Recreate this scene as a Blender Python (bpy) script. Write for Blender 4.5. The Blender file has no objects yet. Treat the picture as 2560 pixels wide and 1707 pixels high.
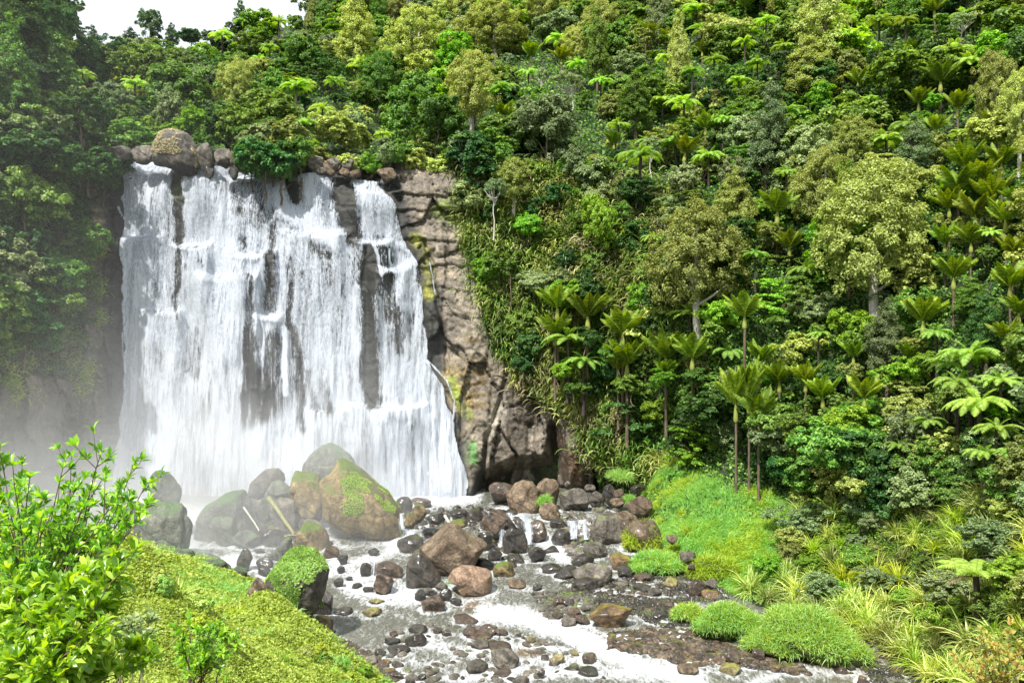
import bpy, math, random
import numpy as np
R = math.radians
rng = np.random.default_rng(7)
random.seed(7)
sc = bpy.context.scene
col = sc.collection

# ------------------------------------------------------------------ camera, light, exposure
F = 887.0; CZ = 15.5
cam = bpy.data.objects.new('camera', bpy.data.cameras.new('camera')); col.objects.link(cam)
cam.location = (0, 0, CZ); cam.rotation_euler = (R(90), 0, 0)
cam.data.sensor_width = 36; cam.data.lens = F / 1024 * 36; cam.data.clip_end = 3000; cam.data.clip_start = .1
sc.camera = cam
SUN = np.array([-.28, -.52, .80]); SUN /= np.linalg.norm(SUN)
w = bpy.data.worlds.new('World'); sc.world = w; w.use_nodes = True
nt = w.node_tree; nt.nodes.clear()
def N(t, ty, **k):
    n = t.nodes.new(ty)
    for a, b in k.items(): setattr(n, a, b)
    return n
sky = N(nt, 'ShaderNodeTexSky', sky_type='NISHITA', sun_disc=False)
sky.sun_elevation = math.asin(SUN[2]); sky.sun_rotation = math.atan2(SUN[0], SUN[1])
mixw = N(nt, 'ShaderNodeMix', data_type='RGBA'); mixw.inputs['Factor'].default_value = .80
mixw.inputs['B'].default_value = (11.0, 11.4, 11.8, 1)        # bright thin cloud
bg = N(nt, 'ShaderNodeBackground'); bg.inputs['Strength'].default_value = .066
ow = N(nt, 'ShaderNodeOutputWorld')
nt.links.new(sky.outputs[0], mixw.inputs['A']); nt.links.new(mixw.outputs['Result'], bg.inputs[0]); nt.links.new(bg.outputs[0], ow.inputs[0])
sun = bpy.data.objects.new('sun', bpy.data.lights.new('sun', 'SUN')); col.objects.link(sun)
sun.data.energy = 4.6; sun.data.angle = R(1.0); sun.data.color = (1, .955, .87)
from mathutils import Vector, Matrix, Quaternion
sun.rotation_euler = Vector(SUN).to_track_quat('Z', 'Y').to_euler()
sc.view_settings.view_transform = 'Standard'; sc.view_settings.look = 'None'
sc.view_settings.exposure = .90; sc.view_settings.gamma = 1
cy = sc.cycles
cy.max_bounces = 6; cy.diffuse_bounces = 3; cy.glossy_bounces = 2; cy.transmission_bounces = 3
cy.transparent_max_bounces = 14; cy.volume_bounces = 2; cy.use_denoising = True
cy.volume_step_rate = 1.0; cy.volume_max_steps = 128; cy.sample_clamp_indirect = 6

# ------------------------------------------------------------------ helpers
def W(px, py, Y):
    px = np.asarray(px, float); py = np.asarray(py, float); Y = np.asarray(Y, float)
    return np.stack([(px - 512) / F * Y, Y + 0 * px, CZ - (py - 341) / F * Y], -1)
def sm(a, b, x):
    t = np.clip((x - a) / (b - a), 0, 1); return t * t * (3 - 2 * t)
def _h(i, j, k, s):
    n = (i * 374761393 + j * 668265263 + k * 1274126177 + s * 974634777) & 0xffffffff
    n = ((n ^ (n >> 13)) * 1274126177) & 0xffffffff
    return ((n ^ (n >> 16)) & 0xffff) / 65535.0
def vnoise(p, s=0):
    p = np.asarray(p, float)
    f = np.floor(p).astype(np.int64); t = p - f; t = t * t * (3 - 2 * t)
    r = 0
    for a in (0, 1):
        for b in (0, 1):
            for c in (0, 1):
                wgt = (t[..., 0] if a else 1 - t[..., 0]) * (t[..., 1] if b else 1 - t[..., 1]) * (t[..., 2] if c else 1 - t[..., 2])
                r = r + wgt * _h(f[..., 0] + a, f[..., 1] + b, f[..., 2] + c, s)
    return r * 2 - 1
def fbm(p, o=4, s=0):
    p = np.asarray(p, float); r = 0; a = 1; t = 0
    for i in range(o):
        r = r + a * vnoise(p * 2 ** i + 17.3 * i, s + i); t += a; a *= .5
    return r / t
def worley(u, v, s=0):
    iu = np.floor(u).astype(np.int64); iv = np.floor(v).astype(np.int64)
    f1 = np.full(u.shape, 9.); f2 = np.full(u.shape, 9.); idv = np.zeros(u.shape); tl = np.zeros(u.shape)
    for a in (-1, 0, 1):
        for b in (-1, 0, 1):
            cu = iu + a + _h(iu + a, iv + b, 0 * iu, s); cv = iv + b + _h(iu + a, iv + b, 0 * iu, s + 1)
            d = np.maximum(np.abs(u - cu), np.abs(v - cv)) * .6 + np.hypot(u - cu, v - cv) * .4
            rid = _h(iu + a, iv + b, 0 * iu, s + 2); ti = (_h(iu + a, iv + b, 0 * iu, s + 3) - .5) * 2 * (u - cu) + (_h(iu + a, iv + b, 0 * iu, s + 4) - .3) * 2 * (v - cv)
            n = d < f1
            f2 = np.where(n, f1, np.minimum(f2, d)); idv = np.where(n, rid, idv); tl = np.where(n, ti, tl); f1 = np.where(n, d, f1)
    return f1, f2, idv, tl
def stroke(PX, PY, pts, w0, soft=.6):
    """soft mask (0..1) of distance to a polyline; w0 = full width, may be per-point"""
    m = np.zeros(PX.shape)
    ws = w0 if hasattr(w0, '__len__') else [w0] * len(pts)
    for i in range(len(pts) - 1):
        (x0, y0), (x1, y1) = pts[i], pts[i + 1]
        dx, dy = x1 - x0, y1 - y0; L = dx * dx + dy * dy + 1e-9
        t = np.clip(((PX - x0) * dx + (PY - y0) * dy) / L, 0, 1)
        d = np.hypot(PX - x0 - t * dx, PY - y0 - t * dy); h = (ws[i] * (1 - t) + ws[i + 1] * t) / 2
        m = np.maximum(m, 1 - sm(h * (1 - soft), h * (1 + soft), d))
    return m
def inpoly(PX, PY, poly):
    r = np.zeros(PX.shape, bool); n = len(poly)
    for i in range(n):
        x0, y0 = poly[i]; x1, y1 = poly[(i + 1) % n]
        c = ((y0 > PY) != (y1 > PY)) & (PX < (x1 - x0) * (PY - y0) / (y1 - y0 + 1e-12) + x0)
        r ^= c
    return r
class TPS:
    def __init__(s, P, v, sc_=1., reg=1e-4):
        s.P = np.asarray(P, float) / sc_; s.s = sc_; n = len(P)
        K = s.k(s.P, s.P) + reg * np.eye(n); A = np.hstack([np.ones((n, 1)), s.P])
        M = np.block([[K, A], [A.T, np.zeros((3, 3))]])
        s.c = np.linalg.solve(M, np.concatenate([v, np.zeros(3)]))
    def k(s, a, b):
        r = ((a[:, None] - b[None]) ** 2).sum(-1); return .5 * r * np.log(r + 1e-12)
    def __call__(s, x, y):
        sh = np.broadcast(x, y).shape
        q = np.stack([np.broadcast_to(x, sh).ravel(), np.broadcast_to(y, sh).ravel()], -1) / s.s
        out = np.empty(len(q))
        for i in range(0, len(q), 40000):
            qq = q[i:i + 40000]
            out[i:i + 40000] = s.k(qq, s.P) @ s.c[:-3] + s.c[-3] + qq @ s.c[-2:]
        return out.reshape(sh)

def mesh(name, V, Fq, mat=None, smooth=True, attrs=None, cols=None):
    V = np.asarray(V, np.float32).reshape(-1, 3); Fq = np.asarray(Fq, np.int32)
    k = Fq.shape[1]
    me = bpy.data.meshes.new(name)
    me.vertices.add(len(V)); me.vertices.foreach_set('co', V.ravel())
    me.loops.add(Fq.size); me.loops.foreach_set('vertex_index', Fq.ravel())
    me.polygons.add(len(Fq)); me.polygons.foreach_set('loop_start', np.arange(0, Fq.size, k, dtype=np.int32))
    me.polygons.foreach_set('loop_total', np.full(len(Fq), k, np.int32))
    if smooth is not False: me.polygons.foreach_set('use_smooth', np.ones(len(Fq), bool))
    me.update(calc_edges=True)
    for n, a in (attrs or {}).items():
        at = me.attributes.new(n, 'FLOAT', 'POINT'); at.data.foreach_set('value', np.asarray(a, np.float32).ravel())
    if cols is not None:
        at = me.color_attributes.new('Col', 'FLOAT_COLOR', 'POINT')
        c = np.ones((len(V), 4), np.float32); c[:, :3] = np.asarray(cols).reshape(-1, 3); at.data.foreach_set('color', c.ravel())
    if mat: me.materials.append(mat)
    return me
def gridfaces(nr, nc, keep=None):
    i = np.arange(nr * nc).reshape(nr, nc)
    f = np.stack([i[:-1, :-1], i[1:, :-1], i[1:, 1:], i[:-1, 1:]], -1).reshape(-1, 4)
    return f if keep is None else f[keep.ravel()]
def obj(name, me, parent=None, loc=None, rot=None, scale=None):
    o = bpy.data.objects.new(name, me); col.objects.link(o)
    if parent: o.parent = parent
    if loc is not None: o.location = loc
    if rot is not None: o.rotation_euler = rot
    if scale is not None: o.scale = scale
    return o
def tag(o, label=None, cat=None, group=None, kind=None):
    if label: o['label'] = label
    if cat: o['category'] = cat
    if group: o['group'] = group
    if kind: o['kind'] = kind
    return o
class Geo:
    """collects quads with numpy"""
    def __init__(s): s.V = []; s.Q = []; s.n = 0
    def add(s, V, Q):
        V = np.asarray(V, float).reshape(-1, 3); s.V.append(V); s.Q.append(np.asarray(Q, int).reshape(-1, 4) + s.n); s.n += len(V)
    def tube(s, pts, rad, seg=6):
        pts = np.asarray(pts, float); rad = np.broadcast_to(rad, (len(pts),))
        T = np.gradient(pts, axis=0); T /= np.linalg.norm(T, axis=1)[:, None] + 1e-9
        up = np.array([.13, .97, .2]) if abs(T[0, 2]) > .7 else np.array([.1, .05, 1.])
        A = np.cross(T, up); A /= np.linalg.norm(A, axis=1)[:, None] + 1e-9; B = np.cross(T, A)
        a = np.linspace(0, 2 * np.pi, seg, endpoint=False)
        V = pts[:, None] + rad[:, None, None] * (A[:, None] * np.cos(a)[None, :, None] + B[:, None] * np.sin(a)[None, :, None])
        Q = []
        for i in range(len(pts) - 1):
            for j in range(seg):
                Q.append((i * seg + j, i * seg + (j + 1) % seg, (i + 1) * seg + (j + 1) % seg, (i + 1) * seg + j))
        s.add(V, Q)
    def leaves(s, P, Nn, L, Wd, rnd=.5, droop=0.):
        """rhombic leaf quads: centre P, normal Nn, length L, width Wd"""
        n = len(P); L = np.broadcast_to(L, (n,)); Wd = np.broadcast_to(Wd, (n,))
        Nn = Nn + rnd * rng.normal(size=(n, 3)); Nn /= np.linalg.norm(Nn, axis=1)[:, None] + 1e-9
        r = rng.normal(size=(n, 3)); r[:, 2] -= droop
        u = r - (r * Nn).sum(1)[:, None] * Nn; u /= np.linalg.norm(u, axis=1)[:, None] + 1e-9
        v = np.cross(Nn, u)
        b = Nn * (L * .16)[:, None]
        V = np.stack([P - u * L[:, None] / 2 - b, P + v * Wd[:, None] / 2 - u * (L * .05)[:, None], P + u * L[:, None] / 2 - b, P - v * Wd[:, None] / 2 - u * (L * .05)[:, None]], 1)
        s.add(V, np.arange(4 * n).reshape(n, 4))
    def blades(s, B, D, L, Wd, seg=3, grav=.6):
        """arching strap blades from base B, initial direction D, length L, width Wd"""
        n = len(B); L = np.broadcast_to(L, (n,)); Wd = np.broadcast_to(Wd, (n,))
        D = D / (np.linalg.norm(D, axis=1)[:, None] + 1e-9)
        side = np.cross(D, np.array([0, 0, 1.]) + .3 * rng.normal(size=(n, 3))); side /= np.linalg.norm(side, axis=1)[:, None] + 1e-9
        p = B.copy(); d = D.copy(); rows = []
        g = np.broadcast_to(grav, (n,))
        for i in range(seg + 1):
            wv = Wd * (1 - (i / seg) ** 1.7) * .5 + .002
            rows.append(np.stack([p - side * wv[:, None], p + side * wv[:, None]], 1))
            p = p + d * (L / seg)[:, None]; d = d + np.array([0, 0, -1.]) * (g / seg * 2.2 * (i + 1) / seg)[:, None]; d /= np.linalg.norm(d, axis=1)[:, None]
        V = np.stack(rows, 1)                        # n, seg+1, 2, 3
        base = (np.arange(n) * (seg + 1) * 2)[:, None]
        Q = []
        for i in range(seg):
            Q.append(np.stack([base[:, 0] + 2 * i, base[:, 0] + 2 * i + 1, base[:, 0] + 2 * i + 3, base[:, 0] + 2 * i + 2], 1))
        s.add(V, np.concatenate(Q))
    def mesh(s, name, mat, smooth=True):
        return mesh(name, np.concatenate(s.V), np.concatenate(s.Q), mat, smooth)

# ------------------------------------------------------------------ materials
def newmat(name):
    m = bpy.data.materials.new(name); m.use_nodes = True; t = m.node_tree; t.nodes.clear()
    return m, t, N(t, 'ShaderNodeOutputMaterial')
def ramp(t, stops):
    r = N(t, 'ShaderNodeValToRGB'); e = r.color_ramp.elements
    while len(e) < len(stops): e.new(.5)
    for i, (p, c) in enumerate(stops): e[i].position = p; e[i].color = (*c, 1)
    return r
def foliage(name, cols, trans=.35, rough=.55, hue=.02, val=.35, spec=.35):
    m, t, out = newmat(name)
    geo = N(t, 'ShaderNodeNewGeometry'); oi = N(t, 'ShaderNodeObjectInfo')
    cols = [tuple(v * 1.3 for v in c) for c in cols]
    r = ramp(t, [(i / (len(cols) - 1), c) for i, c in enumerate(cols)])
    t.links.new(geo.outputs['Random Per Island'], r.inputs[0])
    hsv = N(t, 'ShaderNodeHueSaturation')
    mh = N(t, 'ShaderNodeMapRange'); mh.inputs[3].default_value = .5 - hue; mh.inputs[4].default_value = .5 + hue
    mv = N(t, 'ShaderNodeMapRange'); mv.inputs[3].default_value = 1 - val; mv.inputs[4].default_value = 1 + val
    ml = N(t, 'ShaderNodeMath', operation='MULTIPLY'); ml.inputs[1].default_value = 7.31
    fr = N(t, 'ShaderNodeMath', operation='FRACT')
    t.links.new(oi.outputs['Random'], ml.inputs[0]); t.links.new(ml.outputs[0], fr.inputs[0])
    t.links.new(oi.outputs['Random'], mh.inputs[0]); t.links.new(fr.outputs[0], mv.inputs[0])
    t.links.new(mh.outputs[0], hsv.inputs['Hue']); t.links.new(mv.outputs[0], hsv.inputs['Value']); t.links.new(r.outputs[0], hsv.inputs['Color'])
    p = N(t, 'ShaderNodeBsdfPrincipled'); p.inputs['Roughness'].default_value = rough; p.inputs['Specular IOR Level'].default_value = spec
    tr = N(t, 'ShaderNodeBsdfTranslucent'); mx = N(t, 'ShaderNodeMixShader'); mx.inputs[0].default_value = trans
    hs2 = N(t, 'ShaderNodeHueSaturation'); hs2.inputs['Saturation'].default_value = 1.15; hs2.inputs['Value'].default_value = 1.5; hs2.inputs['Hue'].default_value = .485
    t.links.new(hsv.outputs[0], p.inputs['Base Color']); t.links.new(hsv.outputs[0], hs2.inputs['Color']); t.links.new(hs2.outputs[0], tr.inputs[0])
    t.links.new(p.outputs[0], mx.inputs[1]); t.links.new(tr.outputs[0], mx.inputs[2]); t.links.new(mx.outputs[0], out.inputs[0])
    return m
def bark(name, c0, c1):
    m, t, out = newmat(name)
    tc = N(t, 'ShaderNodeTexCoord'); n = N(t, 'ShaderNodeTexNoise'); n.inputs['Scale'].default_value = 4; n.inputs['Detail'].default_value = 4
    mp = N(t, 'ShaderNodeMapping'); mp.inputs['Scale'].default_value = (3, 3, .6)
    r = ramp(t, [(.3, c0), (.7, c1)]); p = N(t, 'ShaderNodeBsdfPrincipled'); p.inputs['Roughness'].default_value = .85
    b = N(t, 'ShaderNodeBump'); b.inputs['Strength'].default_value = .5
    t.links.new(tc.outputs['Object'], mp.inputs[0]); t.links.new(mp.outputs[0], n.inputs[0]); t.links.new(n.outputs[0], r.inputs[0]); t.links.new(r.outputs[0], p.inputs[0])
    t.links.new(n.outputs[0], b.inputs['Height']); t.links.new(b.outputs[0], p.inputs['Normal']); t.links.new(p.outputs[0], out.inputs[0])
    return m
def rockmat(name, c0, c1, c2, moss=0., mosscol=(.12, .19, .03), rough=.75, wet=.0, lichen=.25, vcol=False, nscale=1.):
    """rock: three mineral tones, lichen specks, cracks, moss on surfaces that face up"""
    m, t, out = newmat(name)
    tc = N(t, 'ShaderNodeTexCoord'); oi = N(t, 'ShaderNodeObjectInfo'); L = t.links.new
    src = tc.outputs['Object']
    n1 = N(t, 'ShaderNodeTexNoise'); n1.inputs['Scale'].default_value = .9 * nscale; n1.inputs['Detail'].default_value = 9; n1.inputs['Roughness'].default_value = .65; n1.inputs['Distortion'].default_value = .4
    n2 = N(t, 'ShaderNodeTexNoise'); n2.inputs['Scale'].default_value = 7 * nscale; n2.inputs['Detail'].default_value = 8; n2.inputs['Roughness'].default_value = .7
    L(src, n1.inputs[0]); L(src, n2.inputs[0])
    r = ramp(t, [(.32, c0), (.5, c1), (.68, c2)]); L(n1.outputs[0], r.inputs[0])
    base = r.outputs[0]
    if vcol:
        vc = N(t, 'ShaderNodeVertexColor'); vc.layer_name = 'Col'
        mm = N(t, 'ShaderNodeMix', data_type='RGBA', blend_type='MULTIPLY'); mm.inputs['Factor'].default_value = 1
        L(vc.outputs[0], mm.inputs['A']); L(base, mm.inputs['B']); base = mm.outputs['Result']
    # speckle and veins
    r2 = ramp(t, [(.36, (.40, .40, .40)), (.64, (1.45, 1.45, 1.45))]); L(n2.outputs[0], r2.inputs[0])
    m2 = N(t, 'ShaderNodeMix', data_type='RGBA', blend_type='MULTIPLY'); m2.inputs['Factor'].default_value = .8
    L(base, m2.inputs['A']); L(r2.outputs[0], m2.inputs['B']); base = m2.outputs['Result']
    wv = N(t, 'ShaderNodeMixRGB'); wv.inputs[0].default_value = .5; L(src, wv.inputs[1]); L(n1.outputs[1], wv.inputs[2])
    vo = N(t, 'ShaderNodeTexVoronoi', feature='DISTANCE_TO_EDGE'); vo.inputs['Scale'].default_value = .42 * nscale; L(wv.outputs[0], vo.inputs['Vector'])
    vr = N(t, 'ShaderNodeMapRange', interpolation_type='SMOOTHSTEP'); vr.inputs[1].default_value = .0; vr.inputs[2].default_value = .035; vr.inputs[3].default_value = .25; L(vo.outputs['Distance'], vr.inputs[0])
    m6 = N(t, 'ShaderNodeMix', data_type='RGBA', blend_type='MULTIPLY'); m6.inputs['Factor'].default_value = .5; L(base, m6.inputs['A']); L(vr.outputs[0], m6.inputs['B']); base = m6.outputs['Result']
    n3 = N(t, 'ShaderNodeTexNoise'); n3.inputs['Scale'].default_value = 2.2 * nscale; n3.inputs['Detail'].default_value = 6; n3.inputs['Roughness'].default_value = .6; L(src, n3.inputs[0])
    r3 = ramp(t, [(.40, (.62, .60, .56)), (.6, (1.15, 1.12, 1.08))]); L(n3.outputs[0], r3.inputs[0])
    m7 = N(t, 'ShaderNodeMix', data_type='RGBA', blend_type='MULTIPLY'); m7.inputs['Factor'].default_value = .9; L(base, m7.inputs['A']); L(r3.outputs[0], m7.inputs['B']); base = m7.outputs['Result']
    hs = N(t, 'ShaderNodeHueSaturation'); mv = N(t, 'ShaderNodeMapRange'); mv.inputs[3].default_value = .75; mv.inputs[4].default_value = 1.3
    L(oi.outputs['Random'], mv.inputs[0])
    if not vcol: L(mv.outputs[0], hs.inputs['Value'])
    L(base, hs.inputs['Color']); base = hs.outputs[0]
    geo = N(t, 'ShaderNodeNewGeometry'); sx = N(t, 'ShaderNodeSeparateXYZ'); L(geo.outputs['Normal'], sx.inputs[0])
    if moss > 0:
        nm = N(t, 'ShaderNodeTexNoise'); nm.inputs['Scale'].default_value = .8 * nscale; nm.inputs['Detail'].default_value = 6; L(src, nm.inputs[0])
        a = N(t, 'ShaderNodeMath', operation='MULTIPLY_ADD'); a.inputs[1].default_value = .45; L(sx.outputs[2], a.inputs[0]); L(nm.outputs[0], a.inputs[2])
        mr = N(t, 'ShaderNodeMapRange', interpolation_type='SMOOTHSTEP'); mr.inputs[1].default_value = 1.02 - moss * .6; mr.inputs[2].default_value = 1.10 - moss * .6 + .14
        L(a.outputs[0], mr.inputs[0])
        mc = N(t, 'ShaderNodeMix', data_type='RGBA'); L(n2.outputs[0], mc.inputs['Factor']); mc.inputs['A'].default_value = (*[c * .5 for c in mosscol], 1); mc.inputs['B'].default_value = (*[c * 1.4 for c in mosscol], 1)
        m3 = N(t, 'ShaderNodeMix', data_type='RGBA'); L(mr.outputs[0], m3.inputs['Factor']); L(base, m3.inputs['A']); L(mc.outputs['Result'], m3.inputs['B']); base = m3.outputs['Result']
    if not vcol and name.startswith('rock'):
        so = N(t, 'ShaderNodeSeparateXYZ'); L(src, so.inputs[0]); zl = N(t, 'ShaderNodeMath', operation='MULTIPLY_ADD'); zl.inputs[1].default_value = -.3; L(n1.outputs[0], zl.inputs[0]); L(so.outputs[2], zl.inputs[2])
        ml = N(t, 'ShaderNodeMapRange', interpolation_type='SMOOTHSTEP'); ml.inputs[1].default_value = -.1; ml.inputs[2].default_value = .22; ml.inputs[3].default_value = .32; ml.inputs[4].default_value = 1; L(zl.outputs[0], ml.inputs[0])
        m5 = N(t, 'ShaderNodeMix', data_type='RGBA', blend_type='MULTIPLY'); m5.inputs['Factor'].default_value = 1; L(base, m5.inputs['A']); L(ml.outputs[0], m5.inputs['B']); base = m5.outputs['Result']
    p = N(t, 'ShaderNodeBsdfPrincipled'); p.inputs['Roughness'].default_value = rough
    if wet > 0: p.inputs['Coat Weight'].default_value = wet; p.inputs['Coat Roughness'].default_value = .22
    L(base, p.inputs['Base Color'])
    b1 = N(t, 'ShaderNodeBump'); b1.inputs['Strength'].default_value = .35 if vcol else .8; b1.inputs['Distance'].default_value = .45; L(n1.outputs[0], b1.inputs['Height'])
    b3 = N(t, 'ShaderNodeBump'); b3.inputs['Strength'].default_value = .7; b3.inputs['Distance'].default_value = .12; L(vr.outputs[0], b3.inputs['Height']); L(b1.outputs[0], b3.inputs['Normal'])
    b2 = N(t, 'ShaderNodeBump'); b2.inputs['Strength'].default_value = 1.; b2.inputs['Distance'].default_value = .13; L(n2.outputs[0], b2.inputs['Height']); L(b3.outputs[0], b2.inputs['Normal'])
    L(b2.outputs[0], p.inputs['Normal']); L(p.outputs[0], out.inputs[0])
    return m

M = {}
M['olive'] = foliage('olive_foliage', [(.11, .14, .03), (.23, .28, .065), (.38, .43, .14)], hue=.008)
M['mid'] = foliage('mid_green_foliage', [(.035, .085, .015), (.085, .17, .025), (.19, .29, .055)])
M['dark'] = foliage('dark_green_foliage', [(.016, .05, .014), (.035, .095, .022), (.08, .17, .035)], val=.3)
M['bright'] = foliage('bright_green_foliage', [(.06, .15, .012), (.13, .27, .02), (.26, .42, .05)], trans=.4)
M['pale'] = foliage('pale_grey_green_foliage', [(.08, .13, .05), (.15, .21, .08), (.27, .33, .16)])
M['fern'] = foliage('fern_frond', [(.10, .20, .03), (.19, .32, .05), (.30, .44, .09)], trans=.45, val=.3)
M['palm'] = foliage('palm_frond', [(.06, .11, .01), (.12, .19, .015), (.24, .30, .03)], trans=.35, val=.25)
M['strap'] = foliage('strap_leaf', [(.07, .12, .02), (.19, .24, .06), (.40, .40, .18)], trans=.35, val=.35)
M['strapdry'] = foliage('dry_strap_leaf', [(.12, .12, .05), (.24, .21, .12), (.42, .37, .26)], trans=.25, val=.3)
M['straplight'] = foliage('light_strap_leaf', [(.14, .22, .03), (.32, .40, .09), (.58, .60, .25)], trans=.4, val=.25)
M['grass'] = foliage('grass_blade', [(.12, .26, .04), (.22, .40, .10), (.34, .52, .19)], trans=.45, val=.0)
M['grassy'] = foliage('yellow_grass_blade', [(.14, .22, .012), (.28, .38, .03), (.48, .54, .12)], trans=.45, val=.12)
M['moss'] = foliage('creeping_cover_leaf', [(.10, .15, .02), (.22, .30, .04), (.38, .46, .11)], trans=.4, val=.0)
M['bush'] = foliage('bush_leaf', [(.05, .15, .012), (.15, .33, .03), (.36, .52, .08)], trans=.5, rough=.3, val=.0, spec=.6)
M['orange'] = foliage('orange_leaf', [(.10, .20, .03), (.34, .34, .08), (.40, .24, .08)], trans=.4, val=.0)
M['dryfrond'] = foliage('dry_frond', [(.12, .08, .05), (.20, .14, .09), (.30, .22, .15)], trans=.2)
M['bark'] = bark('bark_brown', (.05, .035, .022), (.16, .12, .08))
M['barkpale'] = bark('bark_pale', (.28, .26, .22), (.55, .52, .46))
M['barkdark'] = bark('bark_dark', (.02, .015, .012), (.06, .045, .035))
M['shaft'] = bark('palm_crownshaft', (.16, .20, .03), (.26, .28, .06))
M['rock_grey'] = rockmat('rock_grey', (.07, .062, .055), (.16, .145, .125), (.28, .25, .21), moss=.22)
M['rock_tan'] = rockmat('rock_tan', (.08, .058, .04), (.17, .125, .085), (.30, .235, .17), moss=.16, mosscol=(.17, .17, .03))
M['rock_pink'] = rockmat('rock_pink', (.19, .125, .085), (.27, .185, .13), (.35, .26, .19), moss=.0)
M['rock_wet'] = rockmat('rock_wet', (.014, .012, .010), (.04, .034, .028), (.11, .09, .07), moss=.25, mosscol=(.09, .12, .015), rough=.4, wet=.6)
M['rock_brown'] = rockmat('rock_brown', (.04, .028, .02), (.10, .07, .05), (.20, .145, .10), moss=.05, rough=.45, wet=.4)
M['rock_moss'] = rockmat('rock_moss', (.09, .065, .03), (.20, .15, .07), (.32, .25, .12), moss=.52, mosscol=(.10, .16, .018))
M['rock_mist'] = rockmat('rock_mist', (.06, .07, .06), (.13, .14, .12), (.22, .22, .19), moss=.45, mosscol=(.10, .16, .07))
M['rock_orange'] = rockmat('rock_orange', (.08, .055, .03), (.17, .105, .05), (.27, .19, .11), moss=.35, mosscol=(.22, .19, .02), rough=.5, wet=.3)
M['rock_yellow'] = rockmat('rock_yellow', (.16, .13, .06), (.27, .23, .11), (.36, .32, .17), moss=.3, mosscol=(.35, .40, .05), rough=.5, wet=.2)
M['cliff'] = rockmat('cliff_rock', (.55, .52, .48), (.95, .93, .9), (1.4, 1.36, 1.3), vcol=True, rough=.6, nscale=.55)
M['soil'] = rockmat('hill_soil', (.012, .018, .006), (.022, .032, .010), (.04, .055, .018))
M['mossground'] = rockmat('mound_ground', (.06, .09, .012), (.11, .16, .02), (.16, .22, .035), nscale=2)
M['bed'] = rockmat('river_bed_stones', (.06, .045, .03), (.14, .10, .06), (.24, .18, .11), nscale=2.5, rough=.5)

# ------------------------------------------------------------------ terrain maps
def zw0(Y):   # water level along the river
    return np.interp(Y, [15, 44, 52, 60, 66, 70, 74, 78, 200], [-3.2, -1.75, -1.45, -1.05, -.95, -.75, -.35, 0, 0])
_ys = np.linspace(20, 120, 2001); _pyw = 341 + (CZ - zw0(_ys)) / _ys * F
def Yw(py): return np.interp(-np.asarray(py, float), -_pyw, _ys)
HP = [(x_, y_, v_) for x_ in (118, 210, 300, 400, 470) for y_, v_ in ((152, 99.5), (163, 97.2), (185, 96.4), (215, 95.8), (255, 95.), (300, 94.2), (345, 93.4), (395, 92.5), (445, 91.5), (490, 90.5))]
HP += [
 (535,220,97),(535,341,93.5),(480,488,91.5),(560,400,92),(580,485,91),(560,300,93.5),(560,170,99),
 (120,140,108),(250,142,114),(400,146,112),(500,140,106),(110,50,160),(200,45,172),(320,8,178),(250,90,140),(400,60,142),(400,0,170),(500,0,164),(500,80,132),(320,-60,215),(200,0,205),
 (600,0,152),(600,100,118),(600,170,100),(600,341,91),(610,470,90),(700,0,137),(700,170,97),(700,341,82),(690,468,80),
 (870,0,120),(870,170,90),(870,341,72),(870,480,63),(870,560,58.5),(1024,0,100),(1024,170,76),(1024,341,60),(1024,500,50),(1024,600,43),
 (780,500,70),(800,560,61.5),(940,600,51),
 (-20,0,104),(60,40,112),(0,160,87),(60,120,100),(60,200,91),(0,341,80),(60,341,88),(0,450,79),(60,450,88),(0,500,78),(-20,-60,118),
 (700,-200,200),(1024,-200,150),(1400,0,88),(1400,341,42),(1300,600,30),(-400,0,80),(-400,200,66),(-400,400,55),(-400,500,52),(-300,-150,105),
 (200,600,92),(400,600,92.5),(560,560,90),(640,560,86)]
for (a, b, dy) in [(600,492,2),(640,505,1.2),(655,530,.8),(668,550,.5),(700,577,.3),(735,592,.2),(800,622,.2),(850,622,.1),(905,655,.1),(938,684,.1),(1010,740,.1),(680,620,4)]:
    HP.append((a, b, float(Yw(b)) + dy))
_tps = TPS([(a, b) for a, b, c in HP], np.log([c for a, b, c in HP]), 500., 2e-5)
def D(px, py): return np.exp(np.clip(_tps(px, py), math.log(18), math.log(300)))
def P3(px, py, up=0.):
    p = W(px, py, D(np.asarray(px, float), np.asarray(py, float))); p[..., 2] += up; return p
SKY = [(-600,-200),(0,-120),(45,-30),(75,42),(100,58),(118,60),(150,50),(210,50),(250,36),(285,26),(330,10),(380,-12),(520,-90),(700,-180),(1600,-200)]
def skyl(px): return np.interp(px, [a for a, b in SKY], [b for a, b in SKY])
CLIFF = [(92,166),(84,200),(94,240),(80,262),(76,300),(86,345),(72,378),(30,372),(-20,395),(-120,400),(-120,520),(600,520),(596,480),(592,436),(572,404),(528,396),(516,362),(494,348),(482,300),(470,245),(458,168),(400,160),(250,158)]
def softpoly(PX, PY, poly, w_):
    ins = inpoly(PX, PY, poly); d = np.full(PX.shape, 1e9)
    for i in range(len(poly)):
        (x0, y0), (x1, y1) = poly[i], poly[(i + 1) % len(poly)]
        dx, dy = x1 - x0, y1 - y0; t = np.clip(((PX - x0) * dx + (PY - y0) * dy) / (dx * dx + dy * dy), 0, 1)
        d = np.minimum(d, np.hypot(PX - x0 - t * dx, PY - y0 - t * dy))
    return np.clip(.5 + np.where(ins, d, -d) / w_, 0, 1)

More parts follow.
